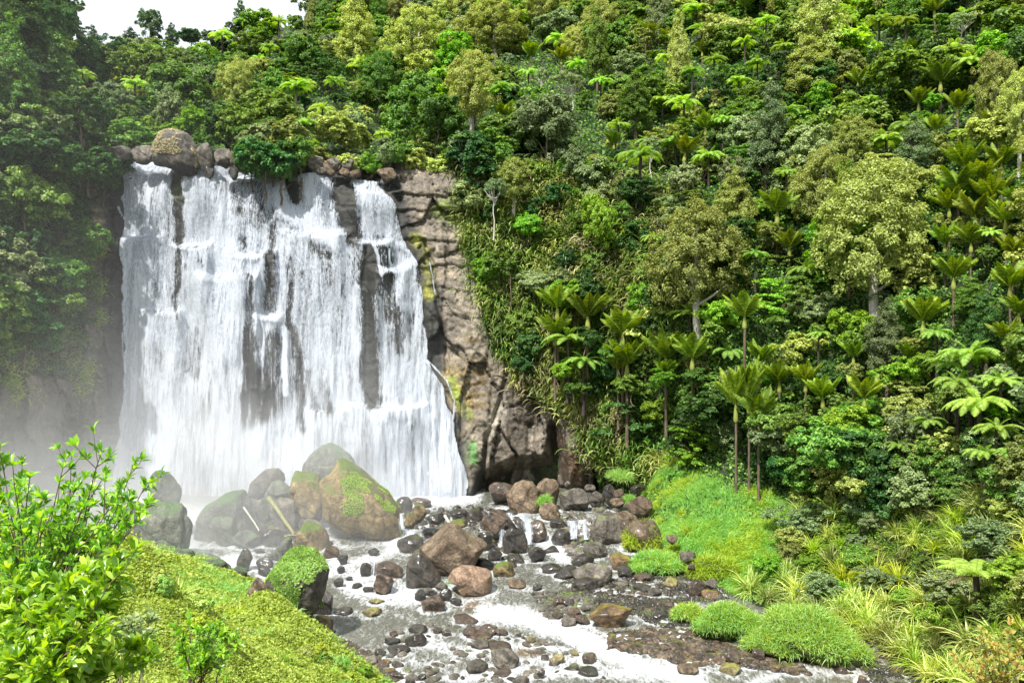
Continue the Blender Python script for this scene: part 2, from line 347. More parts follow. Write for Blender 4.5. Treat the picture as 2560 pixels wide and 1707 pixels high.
# hill terrain sheet
px = np.arange(-260, 1501, 8.); py = np.arange(-200, 781, 6.)
PX, PY = np.meshgrid(px, py)
PYc = np.maximum(PY, skyl(PX))
Dm = D(PX, PYc)
cm = softpoly(PX, PYc, CLIFF, 10.)
P = W(PX, PYc, Dm + 3.5 * cm)
nz = fbm(P * .12, 4, 3)
P[..., 1] += nz * 1.6 * (1 - cm)
zc = (P[:-1, :-1, 2] + P[1:, 1:, 2]) / 2
keep = (zc > -6) & ~((PY[1:, 1:] <= skyl(PX[1:, 1:])))
o = obj('hill', mesh('hill', P, gridfaces(*PX.shape, keep), M['soil'])); tag(o, kind='structure')

# ------------------------------------------------------------------ cliff
def z4(x, y): return (96 + x * .2194, 152 + y * .2194)
def Z4(*p): return [z4(a, b) for a, b in p]
BUL = [ # px, py_top, half width, height, amount (m): shoulders of rock that stand out of the face
 (z4(180,385), 28, 330/4, 1.6), (z4(430,425), 22, 95, 2.0), (z4(700,470), 14, 60, 1.8), (z4(700,555), 10, 150, 2.0), (z4(790,460), 9, 55, 2.2),
 (z4(1265,410), 21, 60, 2.6), (z4(1340,530), 22, 110, 2.4), (z4(1000,365), 40, 110, 1.8), (z4(770,745), 16, 110, 1.6), (z4(1330,1160), 40, 75, 2.6),
 (z4(1240,600), 14, 150, 1.2), (z4(650,115), 62, 60, 1.3), (z4(1150,190), 14, 45, 1.2), (z4(1300,185), 20, 40, 1.3), (z4(560,560), 26, 140, 1.2), (z4(300,720), 24, 120, 1.4), (z4(1060,1180), 24, 60, 1.3)]
def relief(PX, PY, rough=1.):
    x = (PX - 512) / F * 94; z = CZ - (PY - 341) / F * 94
    r = np.zeros(PX.shape)
    for (cx, cy_), hw, hh, am in BUL:
        u = np.abs(PX - cx + 2.5 * fbm(np.stack([PY * .05, PX * 0, PX * 0 + cx], -1), 2)) / hw
        v = (PY - cy_ + 5 * u * u) / hh
        r -= am * .62 * (1 - sm(.55, 1.15, u)) * sm(-.02, .05, v) * (1 - sm(.25, 1.1, v) ** 1.0)
    if True:
        wq = fbm(np.stack([x * .3, z * .3, 0 * x], -1), 3, 5) * .5
        f1, f2, a, ta = worley(x / 4.2 + wq * .5, z / 13. + wq * .3, 11); g1, g2, b, tb = worley(x / 2.2 + wq * .7, z / 3.6 + wq * .6, 21); h1, h2, e, te = worley(x / .62 + wq, z / .8 + wq, 25)
        r += rough * ((a - .5) * 1.5 + ta * 1.3 + (b - .5) * .30 + tb * .5 + (e - .5) * .08 + te * .18 + .35 * np.exp(-(f2 - f1) * 60) + .12 * np.exp(-(g2 - g1) * 60))
        r += rough * (.22 * fbm(np.stack([x * .8, z * 1.6, 0 * x], -1), 5, 8) + .10 * fbm(np.stack([x * 3.5, z * 5, 0 * x], -1), 3, 18))
        # strata ledges
        s = (z + 2.2 * wq + .05 * x + 1.3 * fbm(np.stack([0 * x, z * .35, 0 * x + 5], -1), 2, 15)) / 2.9; r += rough * .45 * (s % 1 - .5) * sm(15, 25, z)
        return r, np.exp(-(f2 - f1) * 34), np.exp(-(g2 - g1) * 34)
    return r
px = np.arange(-110, 640, 1.5); py = np.arange(150, 512, 1.4)
PX, PY = np.meshgrid(px, py)
OUTL = Z4((116,38),(230,36),(350,50),(352,58),(388,62),(500,70),(512,72),(524,56),(620,54),(640,62),(760,64),(860,92),(905,98),(1000,86),(1100,100),(1180,120),(1290,128),(1350,104),(1372,100),(1368,118),(1300,150),(1345,200),(1375,260),(1400,370),(1450,470),(1490,580),(1500,700),(1512,850),(1522,950),(1580,1050),(1620,1180),(1650,1330),(1700,1500),(1700,1600),(60,1600),(110,1200),(125,900),(118,600),(104,400),(125,330),(118,200))
rel, c1, c2 = relief(PX, PY, 1 - .74 * softpoly(PX, PY, OUTL, 8.))
cm = softpoly(PX, PY, CLIFF, 9.)
Yc = D(PX, PY) + rel + (1 - np.minimum(1, cm * 1.25)) * 6
Yc -= 1.0 * stroke(PX, PY, [(475, 300), (500, 400), (478, 480)], 50, .9)                       # buttress
und = inpoly(PX, PY, [(478, 520), (482, 470), (520, 455), (552, 455), (556, 430), (566, 480), (600, 520)])
Yc += 3.5 * softpoly(PX, PY, [(470, 530), (482, 478), (515, 462), (548, 460), (553, 428), (562, 450), (563, 484), (600, 530)], 14.)  # cave
Yc += .8 * stroke(PX, PY, [(556, 410), (552, 440), (566, 490)], 5, .7) + .9 * stroke(PX, PY, [(510, 360), (500, 400), (486, 440), (482, 490)], 3.5, .7)
Yc += .6 * stroke(PX, PY, Z4((1490,400),(1530,500),(1560,700),(1590,850),(1600,1000)), 4, .7)
P = W(PX, PY, Yc)
# albedo zones
X3 = P[..., 0]; Z3 = P[..., 2]
n1 = fbm(np.stack([X3 * .25, Z3 * .25, 0 * X3], -1), 4, 31); n2 = fbm(np.stack([X3 * 1.2, Z3 * .35, 0 * X3 + 3], -1), 4, 37); n3 = fbm(np.stack([X3 * .7, Z3 * 1.8, 0 * X3 + 9], -1), 4, 39)
C = np.zeros(PX.shape + (3,)) + np.array([.024, .026, .024])
def blend(C, m, c): return C * (1 - m[..., None]) + np.asarray(c) * m[..., None]
tanz = softpoly(PX, PY, [(398,160),(402,180),(410,215),(424,240),(432,262),(442,300),(443,350),(447,400),(462,420),(470,490),(500,400),(520,360),(500,340),(485,300),(475,240),(465,160)], 6.)
C = blend(C, tanz, (.20, .178, .145))
C = blend(C, tanz * sm(.0, .35, n1) * .8, (.13, .115, .10))
C = blend(C, tanz * sm(.1, .4, n3) * .7, (.26, .225, .175))
low = softpoly(PX, PY, [(482,500),(486,430),(505,372),(520,385),(560,400),(595,430),(600,500)], 8.)
C = blend(C, low, (.10, .086, .07)); C = blend(C, low * sm(.05, .4, n2) * .8, (.22, .20, .17)); 
C = blend(C, stroke(PX, PY, [(512,368),(503,400),(492,430)], 12, .8) * sm(-.1, .2, n2), (.42, .40, .35))
C = blend(C, stroke(PX, PY, [(570,440),(575,480)], 24, .9) * sm(-.2, .2, n2), (.15, .09, .055))
C = blend(C, stroke(PX, PY, [(456,376),(462,420),(468,470)], 22, .9) * sm(-.25, .15, n1), (.30, .24, .07))
C = blend(C, stroke(PX, PY, [(474,345),(478,400)], 22, .9) * sm(.0, .25, n3), (.13, .09, .03))
C = blend(C, stroke(PX, PY, [(452,380),(458,400),(468,415)], 9, .9), (.26, .33, .04))
C = blend(C, stroke(PX, PY, Z4((1460,400),(1500,470),(1510,560),(1515,640)), 12, .9) * sm(-.4, .1, n1), (.30, .32, .05))
C = blend(C, stroke(PX, PY, Z4((1710,1340),(1715,1400)), 10, .9), (.08, .26, .05))
C = blend(C, stroke(PX, PY, Z4((1590,250),(1680,290),(1690,380)), 17, .9) * sm(-.3, .2, n1), (.14, .20, .03))
C = blend(C, stroke(PX, PY, Z4((1560,270),(1640,300)), 13, .9), (.14, .20, .03))
C = blend(C, tanz * (1 - sm(0, 1, np.abs(PX - (452 + (PY - 300) * .10)) / 6)) * sm(-.1, .3, n2), (.10, .09, .07))
lef = 1 - sm(100, 112, PX)
C = blend(C, lef, (.12, .105, .09)); C = blend(C, lef * sm(.0, .3, n1) * .7, (.18, .15, .115)); C = blend(C, lef * sm(.1, .35, n3) * .5, (.10, .095, .085))
C = blend(C, stroke(PX, PY, [(92,190),(98,215),(100,245)], 12, .9) * sm(-.1, .3, n3), (.34, .29, .15))
C = blend(C, stroke(PX, PY, Z4((370,100),(380,220),(395,300)), 9, .8) * sm(-.2, .2, n1), (.13, .17, .04))
C = blend(C, sm(.5, 1, c1) * .8, (.025, .022, .02)); C = blend(C, sm(.6, 1, c2) * .4, (.04, .035, .03))
o = obj('cliff', mesh('cliff', P, gridfaces(*PX.shape), M['cliff'], cols=C)); tag(o, 'layered rock cliff behind and beside the falling water', 'cliff', kind='structure')

# ------------------------------------------------------------------ waterfall
def watermat():
    m, t, out = newmat('falling_water'); L = t.links.new
    tc = N(t, 'ShaderNodeTexCoord'); at = N(t, 'ShaderNodeAttribute'); at.attribute_name = 'dens'
    sf = N(t, 'ShaderNodeAttribute'); sf.attribute_name = 'soft'
    def streak(sx, sz, det, dist, rough=.6):
        mp = N(t, 'ShaderNodeMapping'); mp.inputs['Scale'].default_value = (sx, .5, sz); L(tc.outputs['Object'], mp.inputs[0])
        n = N(t, 'ShaderNodeTexNoise'); n.inputs['Scale'].default_value = 1; n.inputs['Detail'].default_value = det; n.inputs['Distortion'].default_value = dist; n.inputs['Roughness'].default_value = rough
        L(mp.outputs[0], n.inputs[0]); return n.outputs[0]
    a = streak(1.3, .07, 4, .3, .65); b = streak(4.2, .34, 6, .8, .75); c = streak(8.5, 2.2, 3, .6, .7)
    def ma(op, x, y, z=None):
        n = N(t, 'ShaderNodeMath', operation=op)
        for i, v in enumerate((x, y, z)):
            if v is None: continue
            if isinstance(v, (int, float)): n.inputs[i].default_value = v
            else: L(v, n.inputs[i])
        return n.outputs[0]
    # noise sum centred on 0
    s = ma('ADD', ma('MULTIPLY', ma('SUBTRACT', a, .5), 1.5), ma('MULTIPLY', ma('SUBTRACT', b, .5), 2.2))
    cc = ma('MULTIPLY', ma('SUBTRACT', c, .5), 2.4); cc = ma('MULTIPLY', cc, ma('SUBTRACT', 1.15, sf.outputs['Fac']))
    s = ma('ADD', s, cc)
    v = ma('ADD', s, at.outputs['Fac'])
    mr = N(t, 'ShaderNodeMapRange', interpolation_type='SMOOTHSTEP'); mr.inputs[1].default_value = .05; mr.inputs[2].default_value = 1.05; L(v, mr.inputs[0])
    p = N(t, 'ShaderNodeBsdfPrincipled'); p.inputs['Base Color'].default_value = (.60, .65, .73, 1); p.inputs['Roughness'].default_value = .5; p.inputs['Specular IOR Level'].default_value = .3
    tr = N(t, 'ShaderNodeBsdfTranslucent'); tr.inputs[0].default_value = (.66, .70, .77, 1)
    m1 = N(t, 'ShaderNodeMixShader'); m1.inputs[0].default_value = .25; L(p.outputs[0], m1.inputs[1]); L(tr.outputs[0], m1.inputs[2])
    tp = N(t, 'ShaderNodeBsdfTransparent'); m2 = N(t, 'ShaderNodeMixShader'); L(mr.outputs[0], m2.inputs[0]); L(tp.outputs[0], m2.inputs[1]); L(m1.outputs[0], m2.inputs[2])
    bm = N(t, 'ShaderNodeBump'); bm.inputs['Strength'].default_value = .55; bm.inputs['Distance'].default_value = .3; L(s, bm.inputs['Height']); L(bm.outputs[0], p.inputs['Normal'])
    L(m2.outputs[0], out.inputs[0]); return m
M['fall'] = watermat()
DARK = [ # strokes (z4 coords), width(z4 px), strength
 (((372,60),(380,300),(378,400)), (42,48,36), 1.9), (((395,420),(370,560),(360,640),(368,760)), (26,34,26,14), 1.3),
 (((512,70),(515,112)), 26, 2.2), (((627,60),(625,112)), 22, 2.2), (((745,125),(750,300)), (70,100), .8), (((650,190),(645,270)), 40, .7),
 (((880,95),(890,160),(905,215)), (60,50,40), 2.2), (((925,150),(960,260)), 26, .8), (((1125,115),(1130,178)), 66, 1.8), (((1140,205),(1150,280),(1175,380)), (90,80,74), 2.0),
 (((1262,455),(1262,520)), (130,165), 1.9), (((1240,600),(1235,800),(1240,1000),(1272,1150)), (80,78,70,56), 1.7), (((1335,590),(1345,740)), 56, .75), (((1385,720),(1390,900)), 44, .65),
 (((1300,130),(1345,170)), (60,50), 1.4), (((1395,110),(1410,260),(1450,420)), (70,60,50), 2.2), (((800,350),(795,470)), 34, .9), (((790,480),(785,600),(790,700)), (50,62,60), 1.6),
 (((698,565),(697,760),(690,900),(705,1090),(715,1200)), (34,40,60,90,110), 1.5), (((790,860),(800,1000),(790,1160)), (110,140,120), 1.0), (((884,480),(886,700),(880,800)), 24, 1.1), (((905,800),(925,1000),(930,1260)), (40,44,40), 1.1),
 (((452,820),(440,900),(450,1010)), (50,80,60), .75), (((250,850),(330,1060),(320,1200)), 46, .55), (((1062,1090),(1062,1170)), (30,56), 1.0), (((970,1000),(990,1200)), 34, .5),
 (((1310,1240),(1330,1450)), 26, .7), (((1440,1250),(1440,1430)), 26, .6), (((1500,1320),(1510,1440)), 30, .4), (((540,1000),(600,1180)), 26, .35), (((210,1050),(240,1250)), 34, .35),
 (((470,450),(480,520)), 20, .9), (((660,380),(680,430)), 24, .7), (((1040,420),(1050,470)), 30, .6), (((730,900),(720,700)), 20, .6)]
BRIGHT = [(((140,395),(190,400)), 30, .4), (((395,430),(480,412)), 20, .6), (((520,125),(800,118)), 24, .9), (((650,470),(730,475)), 24, .6), (((730,745),(830,760)), 26, .8),
 (((960,350),(1060,385),(1150,375)), 60, .45), (((1000,120),(960,300),(1080,420)), 70, .7), (((1300,540),(1450,500)), 34, .7), (((1270,1190),(1340,1165),(1420,1180)), 50, .4), (((600,450),(620,700),(600,900)), 110, .5),
 (((560,200),(580,420)), 90, .5), (((1180,400),(1400,420)), 26, .7), (((1420,560),(1440,700)), 60, .6), (((855,800),(870,1100)), 20, 1.0), (((800,150),(850,260),(950,300)), 60, .7), (((1000,520),(1050,900),(1150,1200)), 90, .45),
 (((1420,1000),(1500,1200)), 90, .35), (((160,500),(190,800)), 90, .4), (((735,560),(745,680)), 16, 1.3), (((1520,500),(1533,560),(1545,650)), 7, 2.6), (((1515,950),(1600,1040),(1633,1130),(1630,1215)), 8, 2.4), (((100,250),(125,300)), 12, 1.2),(((118,820),(128,1000)), 7, 1.2),
 (((1270,420),(1300,560)), 9, 1.6), (((1330,440),(1340,540)), 6, 1.4)]
OUTL = Z4((116,38),(230,36),(350,50),(352,58),(388,62),(500,70),(512,72),(524,56),(620,54),(640,62),(760,64),(860,92),(905,98),(1000,86),(1100,100),(1180,120),(1290,128),(1350,104),(1372,100),(1368,118),(1300,150),(1345,200),(1375,260),(1400,370),(1450,470),(1490,580),(1500,700),(1512,850),(1522,950),(1580,1050),(1620,1180),(1650,1330),(1700,1500),(1700,1600),(60,1600),(110,1200),(125,900),(118,600),(104,400),(125,330),(118,200))
def fallsheet(off, dshift, step, seed, name, parent, dk=1.):
    px = np.arange(100, 476, step); py = np.arange(155, 506, step)
    PX, PY = np.meshgrid(px, py)
    rel, c1, c2 = relief(PX, PY, .02)
    # smooth drape
    x = (PX - 512) / F * 94; z = CZ - (PY - 341) / F * 94
    wav = fbm(np.stack([x * .9, z * .22, 0 * x + seed], -1), 3, 40 + seed) * .5 + fbm(np.stack([x * 2.6, z * .3, 0 * x], -1), 3, 50 + seed) * .22
    Yc = D(PX, PY) + rel - off - .25 - wav - .6 * sm(160, 500, PY)
    P = W(PX, PY, Yc)
    jig = 3.4 * fbm(np.stack([PY * .06, PX * .06, 0 * PX], -1), 4, 60)
    PXj = PX + jig * 1.3
    out = softpoly(PXj, PY, OUTL, 9.)
    d = .90 + dshift + 0 * PX
    for pts, wd, stn in DARK:
        q = Z4(*pts); wv = [a * .2194 for a in wd] if hasattr(wd, '__len__') else wd * .2194
        d -= dk * stn * (.8 if stn < 2 else 1) * stroke(PXj, PY, q, wv, .8)
    for pts, wd, stn in BRIGHT:
        d = d + stn * stroke(PXj, PY, Z4(*pts), wd * .2194, .8)
    big = fbm(np.stack([x * .30, z * .05, 0 * x + seed], -1), 4, 70)
    d += big * 1.05 + .35 * fbm(np.stack([x * 1.4, z * .25, 0 * x + seed], -1), 3, 73) + .25 * sm(380, 480, PY)
    ins = sm(.30, .72, out)
    thin = np.zeros(PX.shape)
    for pts, wd, stn in BRIGHT[19:23]: thin = np.maximum(thin, stroke(PX, PY, Z4(*pts), wd * .2194, .8))
    d = np.where(thin > .02, np.maximum(d * ins + (ins - 1) * 3, thin * .75 - .45 - dshift), d * ins + (ins - 1) * 3)
    soft = sm(250, 440, PY)
    return obj(name, mesh(name, P, gridfaces(*PX.shape), M['fall'], attrs={'dens': d, 'soft': soft}), parent)
wf = bpy.data.objects.new('waterfall', None); col.objects.link(wf); wf.location = (0, 0, 0)
tag(wf, 'tall white waterfall spilling over the dark rock cliff', 'waterfall')
fallsheet(.15, .05, .9, 1, 'water_veil', wf)
fallsheet(.75, -.42, 1.1, 2, 'spray_veil', wf, .42)

# ------------------------------------------------------------------ river
def z7(x, y): return (360 + x * .14626, 460 + y * .14626)
def z6(x, y): return (192 + x * .1403, 420 + y * .1403)
def za(x, y): return (560 + x * .1038, 520 + y * .1038)
# ------------------------------------------------------------------ near (left) bank and mound
LB = [(0,682,14),(150,682,20),(300,682,32),(385,682,40),(0,600,22),(100,550,25),(130,545,25),(150,560,25.5),(166,594,26),(186,622,29),(130,590,40),(60,590,42),(200,640,30),(210,640,36),(235,625,36),(285,608,42),(302,640,38),(335,664,38.5),(60,640,19),(200,612,42),(225,606,43),
 (190,568,52),(250,607,47),(160,556,55),(220,588,50),(148,548,62),(128,537,66),(0,530,60),(-300,682,12),(-300,560,35),(-300,520,60),(40,556,26),(60,550,27),(-60,556,25)]
wp = [tuple(W(*q)) for q in LB] + [(0,22,3.2),(0,31,-1.2),(0,38,-4),(2,48,-4),(-6,46,-3.4),(-9,52,-2.8),(-12,58,-2.4),(-17,64,-2),(-26,72,-1.6),(-20,80,-2.4),(-45,84,-1),(5,62,-4.5),(7,12,9.3),(7,16,5),(7,22,-1.5),(8,30,-4),(0,9,10.6),(0,15,7),(-8,8,11),(-20,10,12.5),(-2,2,13.6),(8,2,13),(20,10,9),(20,20,-2),(-30,78,-1.6),(-14,90,-3),(10,90,-4),(-60,40,9),(-60,80,6)]
HUMP = [(120,552,25,1.,.3),(268,622,40,1.2,.7),(225,634,35,1.3,-.5),(300,655,38,1.2,.4),(240,672,31,1.5,.35),(90,640,20,1.5,.3)]
HUMP = [(*W(a, b, c)[:2], r_, h_) for a, b, c, r_, h_ in HUMP]
_lb = TPS([(a, b) for a, b, c in wp], np.array([c for a, b, c in wp]), 20., 1e-3)
def G(x, y):
    z = _lb(x, y)
    for hx, hy, r_, h_ in HUMP: z = z + h_ * np.exp(-(((x - hx) / r_) ** 2 + ((y - hy) / (r_ * 1.3)) ** 2))
    return z
x = np.arange(-62, 26, .5); y = np.arange(1.5, 98, .5)
X, Y = np.meshgrid(x, y); Z = G(X, Y) + .25 * fbm(np.stack([X * .3, Y * .3, 0 * X], -1), 3, 90) * sm(5, 25, Y)
o = obj('ground', mesh('ground', np.stack([X, Y, Z], -1), gridfaces(*X.shape), M['mossground'])); tag(o, kind='structure')
# wide ground far beyond and below everything, to the horizon
xs = np.array([-900., 900.]); X, Y = np.meshgrid(np.linspace(-900, 900, 10), np.linspace(-600, 1200, 10))
o = obj('far_ground', mesh('far_ground', np.stack([X, Y, 0 * X - 7], -1), gridfaces(10, 10), M['soil'])); tag(o, kind='structure')
#PART2
# ------------------------------------------------------------------ registry: labels that single out
REG = []
def region(px, py):
    if px < 115: return ('atop the left hillside' if py < 110 else 'left above the waterfall lip' if py < 200 else 'on the upper left cliff' if py < 330 else 'on the misty left cliff')
    if px < 400 and py < 175: return 'on the skyline' if py < 70 else ('behind the lip boulders' if px < 260 else 'above the lip\'s right end')
    if px < 560: return ('high above the tan cliff' if py < 70 else 'just above the tan cliff' if py < 190 else 'on the straps beside the cliff' if py < 330 else 'over the rock overhang')
    if px < 680: return ('atop the middle slope' if py < 80 else 'above the hanging straps' if py < 190 else 'among the hanging straps' if py < 320 else 'above overhang and grass')
    if px < 800: return ('atop the right-centre slope' if py < 80 else 'above the second olive tree' if py < 200 else 'by the second olive tree' if py < 320 else 'above the grass bank' if py < 490 else 'by the grass bank')
    if px < 930: return ('high over the largest tree' if py < 80 else 'above the largest tree' if py < 190 else 'by the largest tree' if py < 330 else 'below the largest tree' if py < 430 else 'right of the lone palms' if py < 510 else 'on the shrubby river bank')
    return ('in the top right corner' if py < 90 else 'far right above mid height' if py < 210 else 'far right at mid height' if py < 330 else 'by the fern cluster' if py < 450 else 'below the fern cluster' if py < 550 else 'in the bottom right corner')
ORD = ['', 'first', 'second', 'third', 'fourth', 'fifth', 'sixth', 'seventh', 'eighth', 'ninth', 'tenth', 'eleventh', 'twelfth', 'thirteenth', 'fourteenth', 'fifteenth', 'sixteenth', 'seventeenth', 'eighteenth', 'nineteenth', 'twentieth']
def assign_labels():
    from collections import defaultdict
    d = defaultdict(list)
    for o, phrase, reg, px in REG: d[(phrase, reg)].append((px, o))
    for (ph, rg), L in d.items():
        L.sort(key=lambda q: q[0])
        for i, (p_, o) in enumerate(L):
            if len(L) == 1: o['label'] = f'{ph} {rg}'
            elif len(L) - i <= len(L) // 2: o['label'] = f'{ph} {rg}, {ORD[min(20, len(L) - i)] + " " if len(L) - i > 1 else ""}from the right'
            else: o['label'] = f'{ph} {rg}, {ORD[min(20, i + 1)] + " " if i else ""}from the left'

# ------------------------------------------------------------------ plant prototypes (parts: name, mesh, material)
def crown_geo(ells, ncl, per, rc, L, Wd, up=.35, droop=0., stretch=1.):
    """ells: (centre, radii) ellipsoids; clumps sit on their shells, leaves on each clump"""
    g = Geo(); Ps = []; Ns = []
    vol = np.array([r[0] * r[1] + r[0] * r[2] for c, r in ells]); vol = vol / vol.sum()
    for (c, r), f in zip(ells, vol):
        k = max(3, int(ncl * f)); d = rng.normal(size=(k, 3)); d[:, 2] += up; d /= np.linalg.norm(d, axis=1)[:, None]
        rad = rng.uniform(.5, 1., k) ** .6 * (1 + .14 * rng.normal(size=k))
        cc = np.array(c) + d * np.array(r) * rad[:, None]
        for j in range(k):
            m = int(per * rng.uniform(.6, 1.4)); q = rng.normal(size=(m, 3)); q[:, 2] = np.abs(q[:, 2]) * 1.0 - .25 * np.abs(rng.normal(size=m)); q += d[j] * .5
            q /= np.linalg.norm(q, axis=1)[:, None]; s = rc * rng.uniform(.65, 1.3)
            Ps.append(cc[j] + q * s * np.array([1, 1, stretch]) * rng.uniform(.45, 1.05, m)[:, None]); Ns.append(q * .8 + np.array([0, 0, .45]) + d[j] * .3)
    P = np.concatenate(Ps); Nn = np.concatenate(Ns)
    g.leaves(P, Nn, L * rng.uniform(.7, 1.3, len(P)), Wd * rng.uniform(.7, 1.3, len(P)), .45, droop)
    return g
def trunk_geo(h, r, limbs, spread, top=.9, seg=7, zlo=.35):
    g = Geo(); n = 8; zz = np.linspace(-1.5, h * top, n); wob = np.cumsum(rng.normal(size=(n, 2)) * .12, 0)
    pts = np.stack([wob[:, 0], wob[:, 1], zz], 1); g.tube(pts, np.linspace(r, r * .3, n), seg)
    for i in range(limbs):
        k = rng.integers(int(n * zlo), n - 1); a = rng.uniform(0, 6.28); s = pts[k]; e = s + np.array([math.cos(a) * spread, math.sin(a) * spread, h * rng.uniform(.12, .32)]) * rng.uniform(.6, 1)
        m = (s + e) / 2 + np.array([0, 0, -.1]); g.tube([s, m, e], [r * .42, r * .3, r * .12], 5)
    return g
PR = {}
def proto(kind, parts, h, w): PR.setdefault(kind, []).append((parts, h, w))
for v in range(3):   # big round fine-leaved tree
    ell = [((0, 0, 7.), (4.3, 4.1, 4.6)), ((-1.8, -.5, 5), (3.2, 3, 3)), ((2.0, .3, 5.2), (3.2, 3, 3.2)), ((rng.uniform(-1.5, 1.5), 0, 9.6), (2.2, 2.2, 2.4))]
    proto('round', [('trunk', trunk_geo(11, .42, 8, 3).mesh('trunk', M['barkpale'])), ('crown', crown_geo(ell, 300, 110, .62, .26, .13, stretch=1.45, droop=.8).mesh('crown', M['olive']))], 12.4, 10.6)
for v in range(3):   # conical tree
    ell = [((rng.normal() * .2, rng.normal() * .2, z), (r_, r_, 1.5)) for z, r_ in [(3, 2.6), (4.6, 2.7), (6.2, 2.5), (7.8, 2.1), (9.4, 1.6), (10.9, 1.0), (12, .5)]]
    proto('cone', [('trunk', trunk_geo(12, .3, 8, 1.6).mesh('trunk', M['bark'])), ('crown', crown_geo(ell, 230, 85, .55, .25, .13, stretch=1.5, droop=.5).mesh('crown', M['olive']))], 12.8, 6.4)
for v in range(4):   # small broadleaf tree
    k = 4; ell = [((rng.normal() * 1.0, rng.normal() * .8, 3.4 + rng.normal() * .8), (1.6 + rng.random() * .5, 1.6, 1.2)) for i in range(k)] + [((0, 0, 3.6), (2.2, 2.1, 1.7))]
    proto('leafy', [('trunk', trunk_geo(4.4, .17, 6, 1.5).mesh('trunk', M['bark'])), ('crown', crown_geo(ell, 120, 80, .50, .28, .17).mesh('crown', M['mid']))], 5.6, 5.8)
for v in range(4):   # low bushy shrub, leaves down to the ground
    ell = [((rng.normal() * .9, rng.normal() * .7, 1.3 + rng.random() * 1.2), (1.1, 1.1, 1.1)) for i in range(5)]
    proto('bushy', [('trunk', trunk_geo(2.4, .1, 5, 1.).mesh('trunk', M['bark'])), ('crown', crown_geo(ell, 85, 75, .45, .27, .16).mesh('crown', M['mid']))], 3.7, 4.6)
for v in range(2):   # layered shrub, flat tiers of leaves
    ell = [((rng.normal() * 1.2, rng.normal() * 1., z), (1.4, 1.4, .35)) for z in np.linspace(1, 4.6, 9)]
    proto('tier', [('trunk', trunk_geo(4.4, .16, 6, 1.6).mesh('trunk', M['bark'])), ('crown', crown_geo(ell, 90, 60, .42, .24, .14, up=.8, stretch=.55).mesh('crown', M['dark']))], 5., 5.4)
for v in range(2):   # open umbrella tree on a pale trunk
    g = trunk_geo(5.6, .16, 0, 1); 
    for i in range(9):
        a = i * .7 + rng.random(); rr = rng.uniform(1, 2.1); g.tube([(0, 0, 3.4 + .12 * i), (math.cos(a) * rr * .5, math.sin(a) * rr * .5, 4.7), (math.cos(a) * rr, math.sin(a) * rr, 5.7)], [.09, .07, .03], 4)
    ell = [((0, 0, 5.7), (2.3, 2.3, .9)), ((.6, .3, 6.3), (1.4, 1.4, .6))]
    proto('umbrella', [('trunk', g.mesh('trunk', M['barkpale'])), ('crown', crown_geo(ell, 60, 60, .42, .22, .11, up=.9).mesh('crown', M['pale']))], 7.0, 5.4)
def frond(g, a, L, el, curl, npn, pl, pw, fall=.25, roll=0., base=(0, 0, 0), r0=.03):
    """one feather frond: rachis tube + paired pinnae"""
    n = 9; p = np.array(base, float); e = el; pts = [p.copy()]; 
    for i in range(n - 1):
        p = p + np.array([math.cos(a) * math.cos(e), math.sin(a) * math.cos(e), math.sin(e)]) * L / (n - 1); e -= curl / (n - 1) * (1 + i * .12); pts.append(p.copy())
    pts = np.array(pts); g.tube(pts, np.linspace(r0, r0 * .3, n), 4)
    t = np.linspace(.12, 1, npn); B = np.stack([np.interp(t * (n - 1), np.arange(n), pts[:, k]) for k in range(3)], 1)
    T = np.gradient(B, axis=0); T /= np.linalg.norm(T, axis=1)[:, None]; S = np.array([-math.sin(a), math.cos(a), 0.])
    U = np.cross(S, T); U = U * np.sign(U[:, 2:3] + 1e-6)
    ln = pl * np.sin(np.pi * np.clip(t * .93 + .07, 0, 1)) ** .75
    for sgn in (-1, 1):
        Dn = S * sgn + T * .45 - U * fall; Dn /= np.linalg.norm(Dn, axis=1)[:, None]
        E = B + Dn * ln[:, None]; h = T * (pw / 2)
        mid = B + Dn * ln[:, None] * .5 + U * (.06 * ln)[:, None]
        V = np.stack([B - h, B + h, mid + h, mid - h, E + h * .15 + U * 0 - np.array([0, 0, .12]) * ln[:, None], E - h * .15 - np.array([0, 0, .12]) * ln[:, None]], 1)
        m = len(t); b = np.arange(m) * 6
        g.add(V.reshape(-1, 3), np.concatenate([np.stack([b, b + 1, b + 2, b + 3], 1), np.stack([b + 3, b + 2, b + 4, b + 5], 1)]))
for v in range(3):   # tree fern
    th = 3.0; tg = Geo(); tg.tube([(0, 0, -1.5), (.05, 0, th * .5), (0, .05, th)], [.17, .12, .11], 7)
    g = Geo(); nf = 15 + v
    for i in range(nf): frond(g, i * 2.4 + rng.normal() * .15, rng.uniform(1.9, 2.4), rng.uniform(.35, .75), rng.uniform(1.0, 1.5), 24, .42, .085, .25, base=(0, 0, th))
    for i in range(5): frond(g, rng.uniform(0, 6.28), 1.4, 1.2, .8, 14, .25, .07, .2, base=(0, 0, th))
    proto('fern', [('trunk', tg.mesh('trunk', M['barkdark'])), ('crown', g.mesh('crown', M['fern']))], 3.9, 4.2)
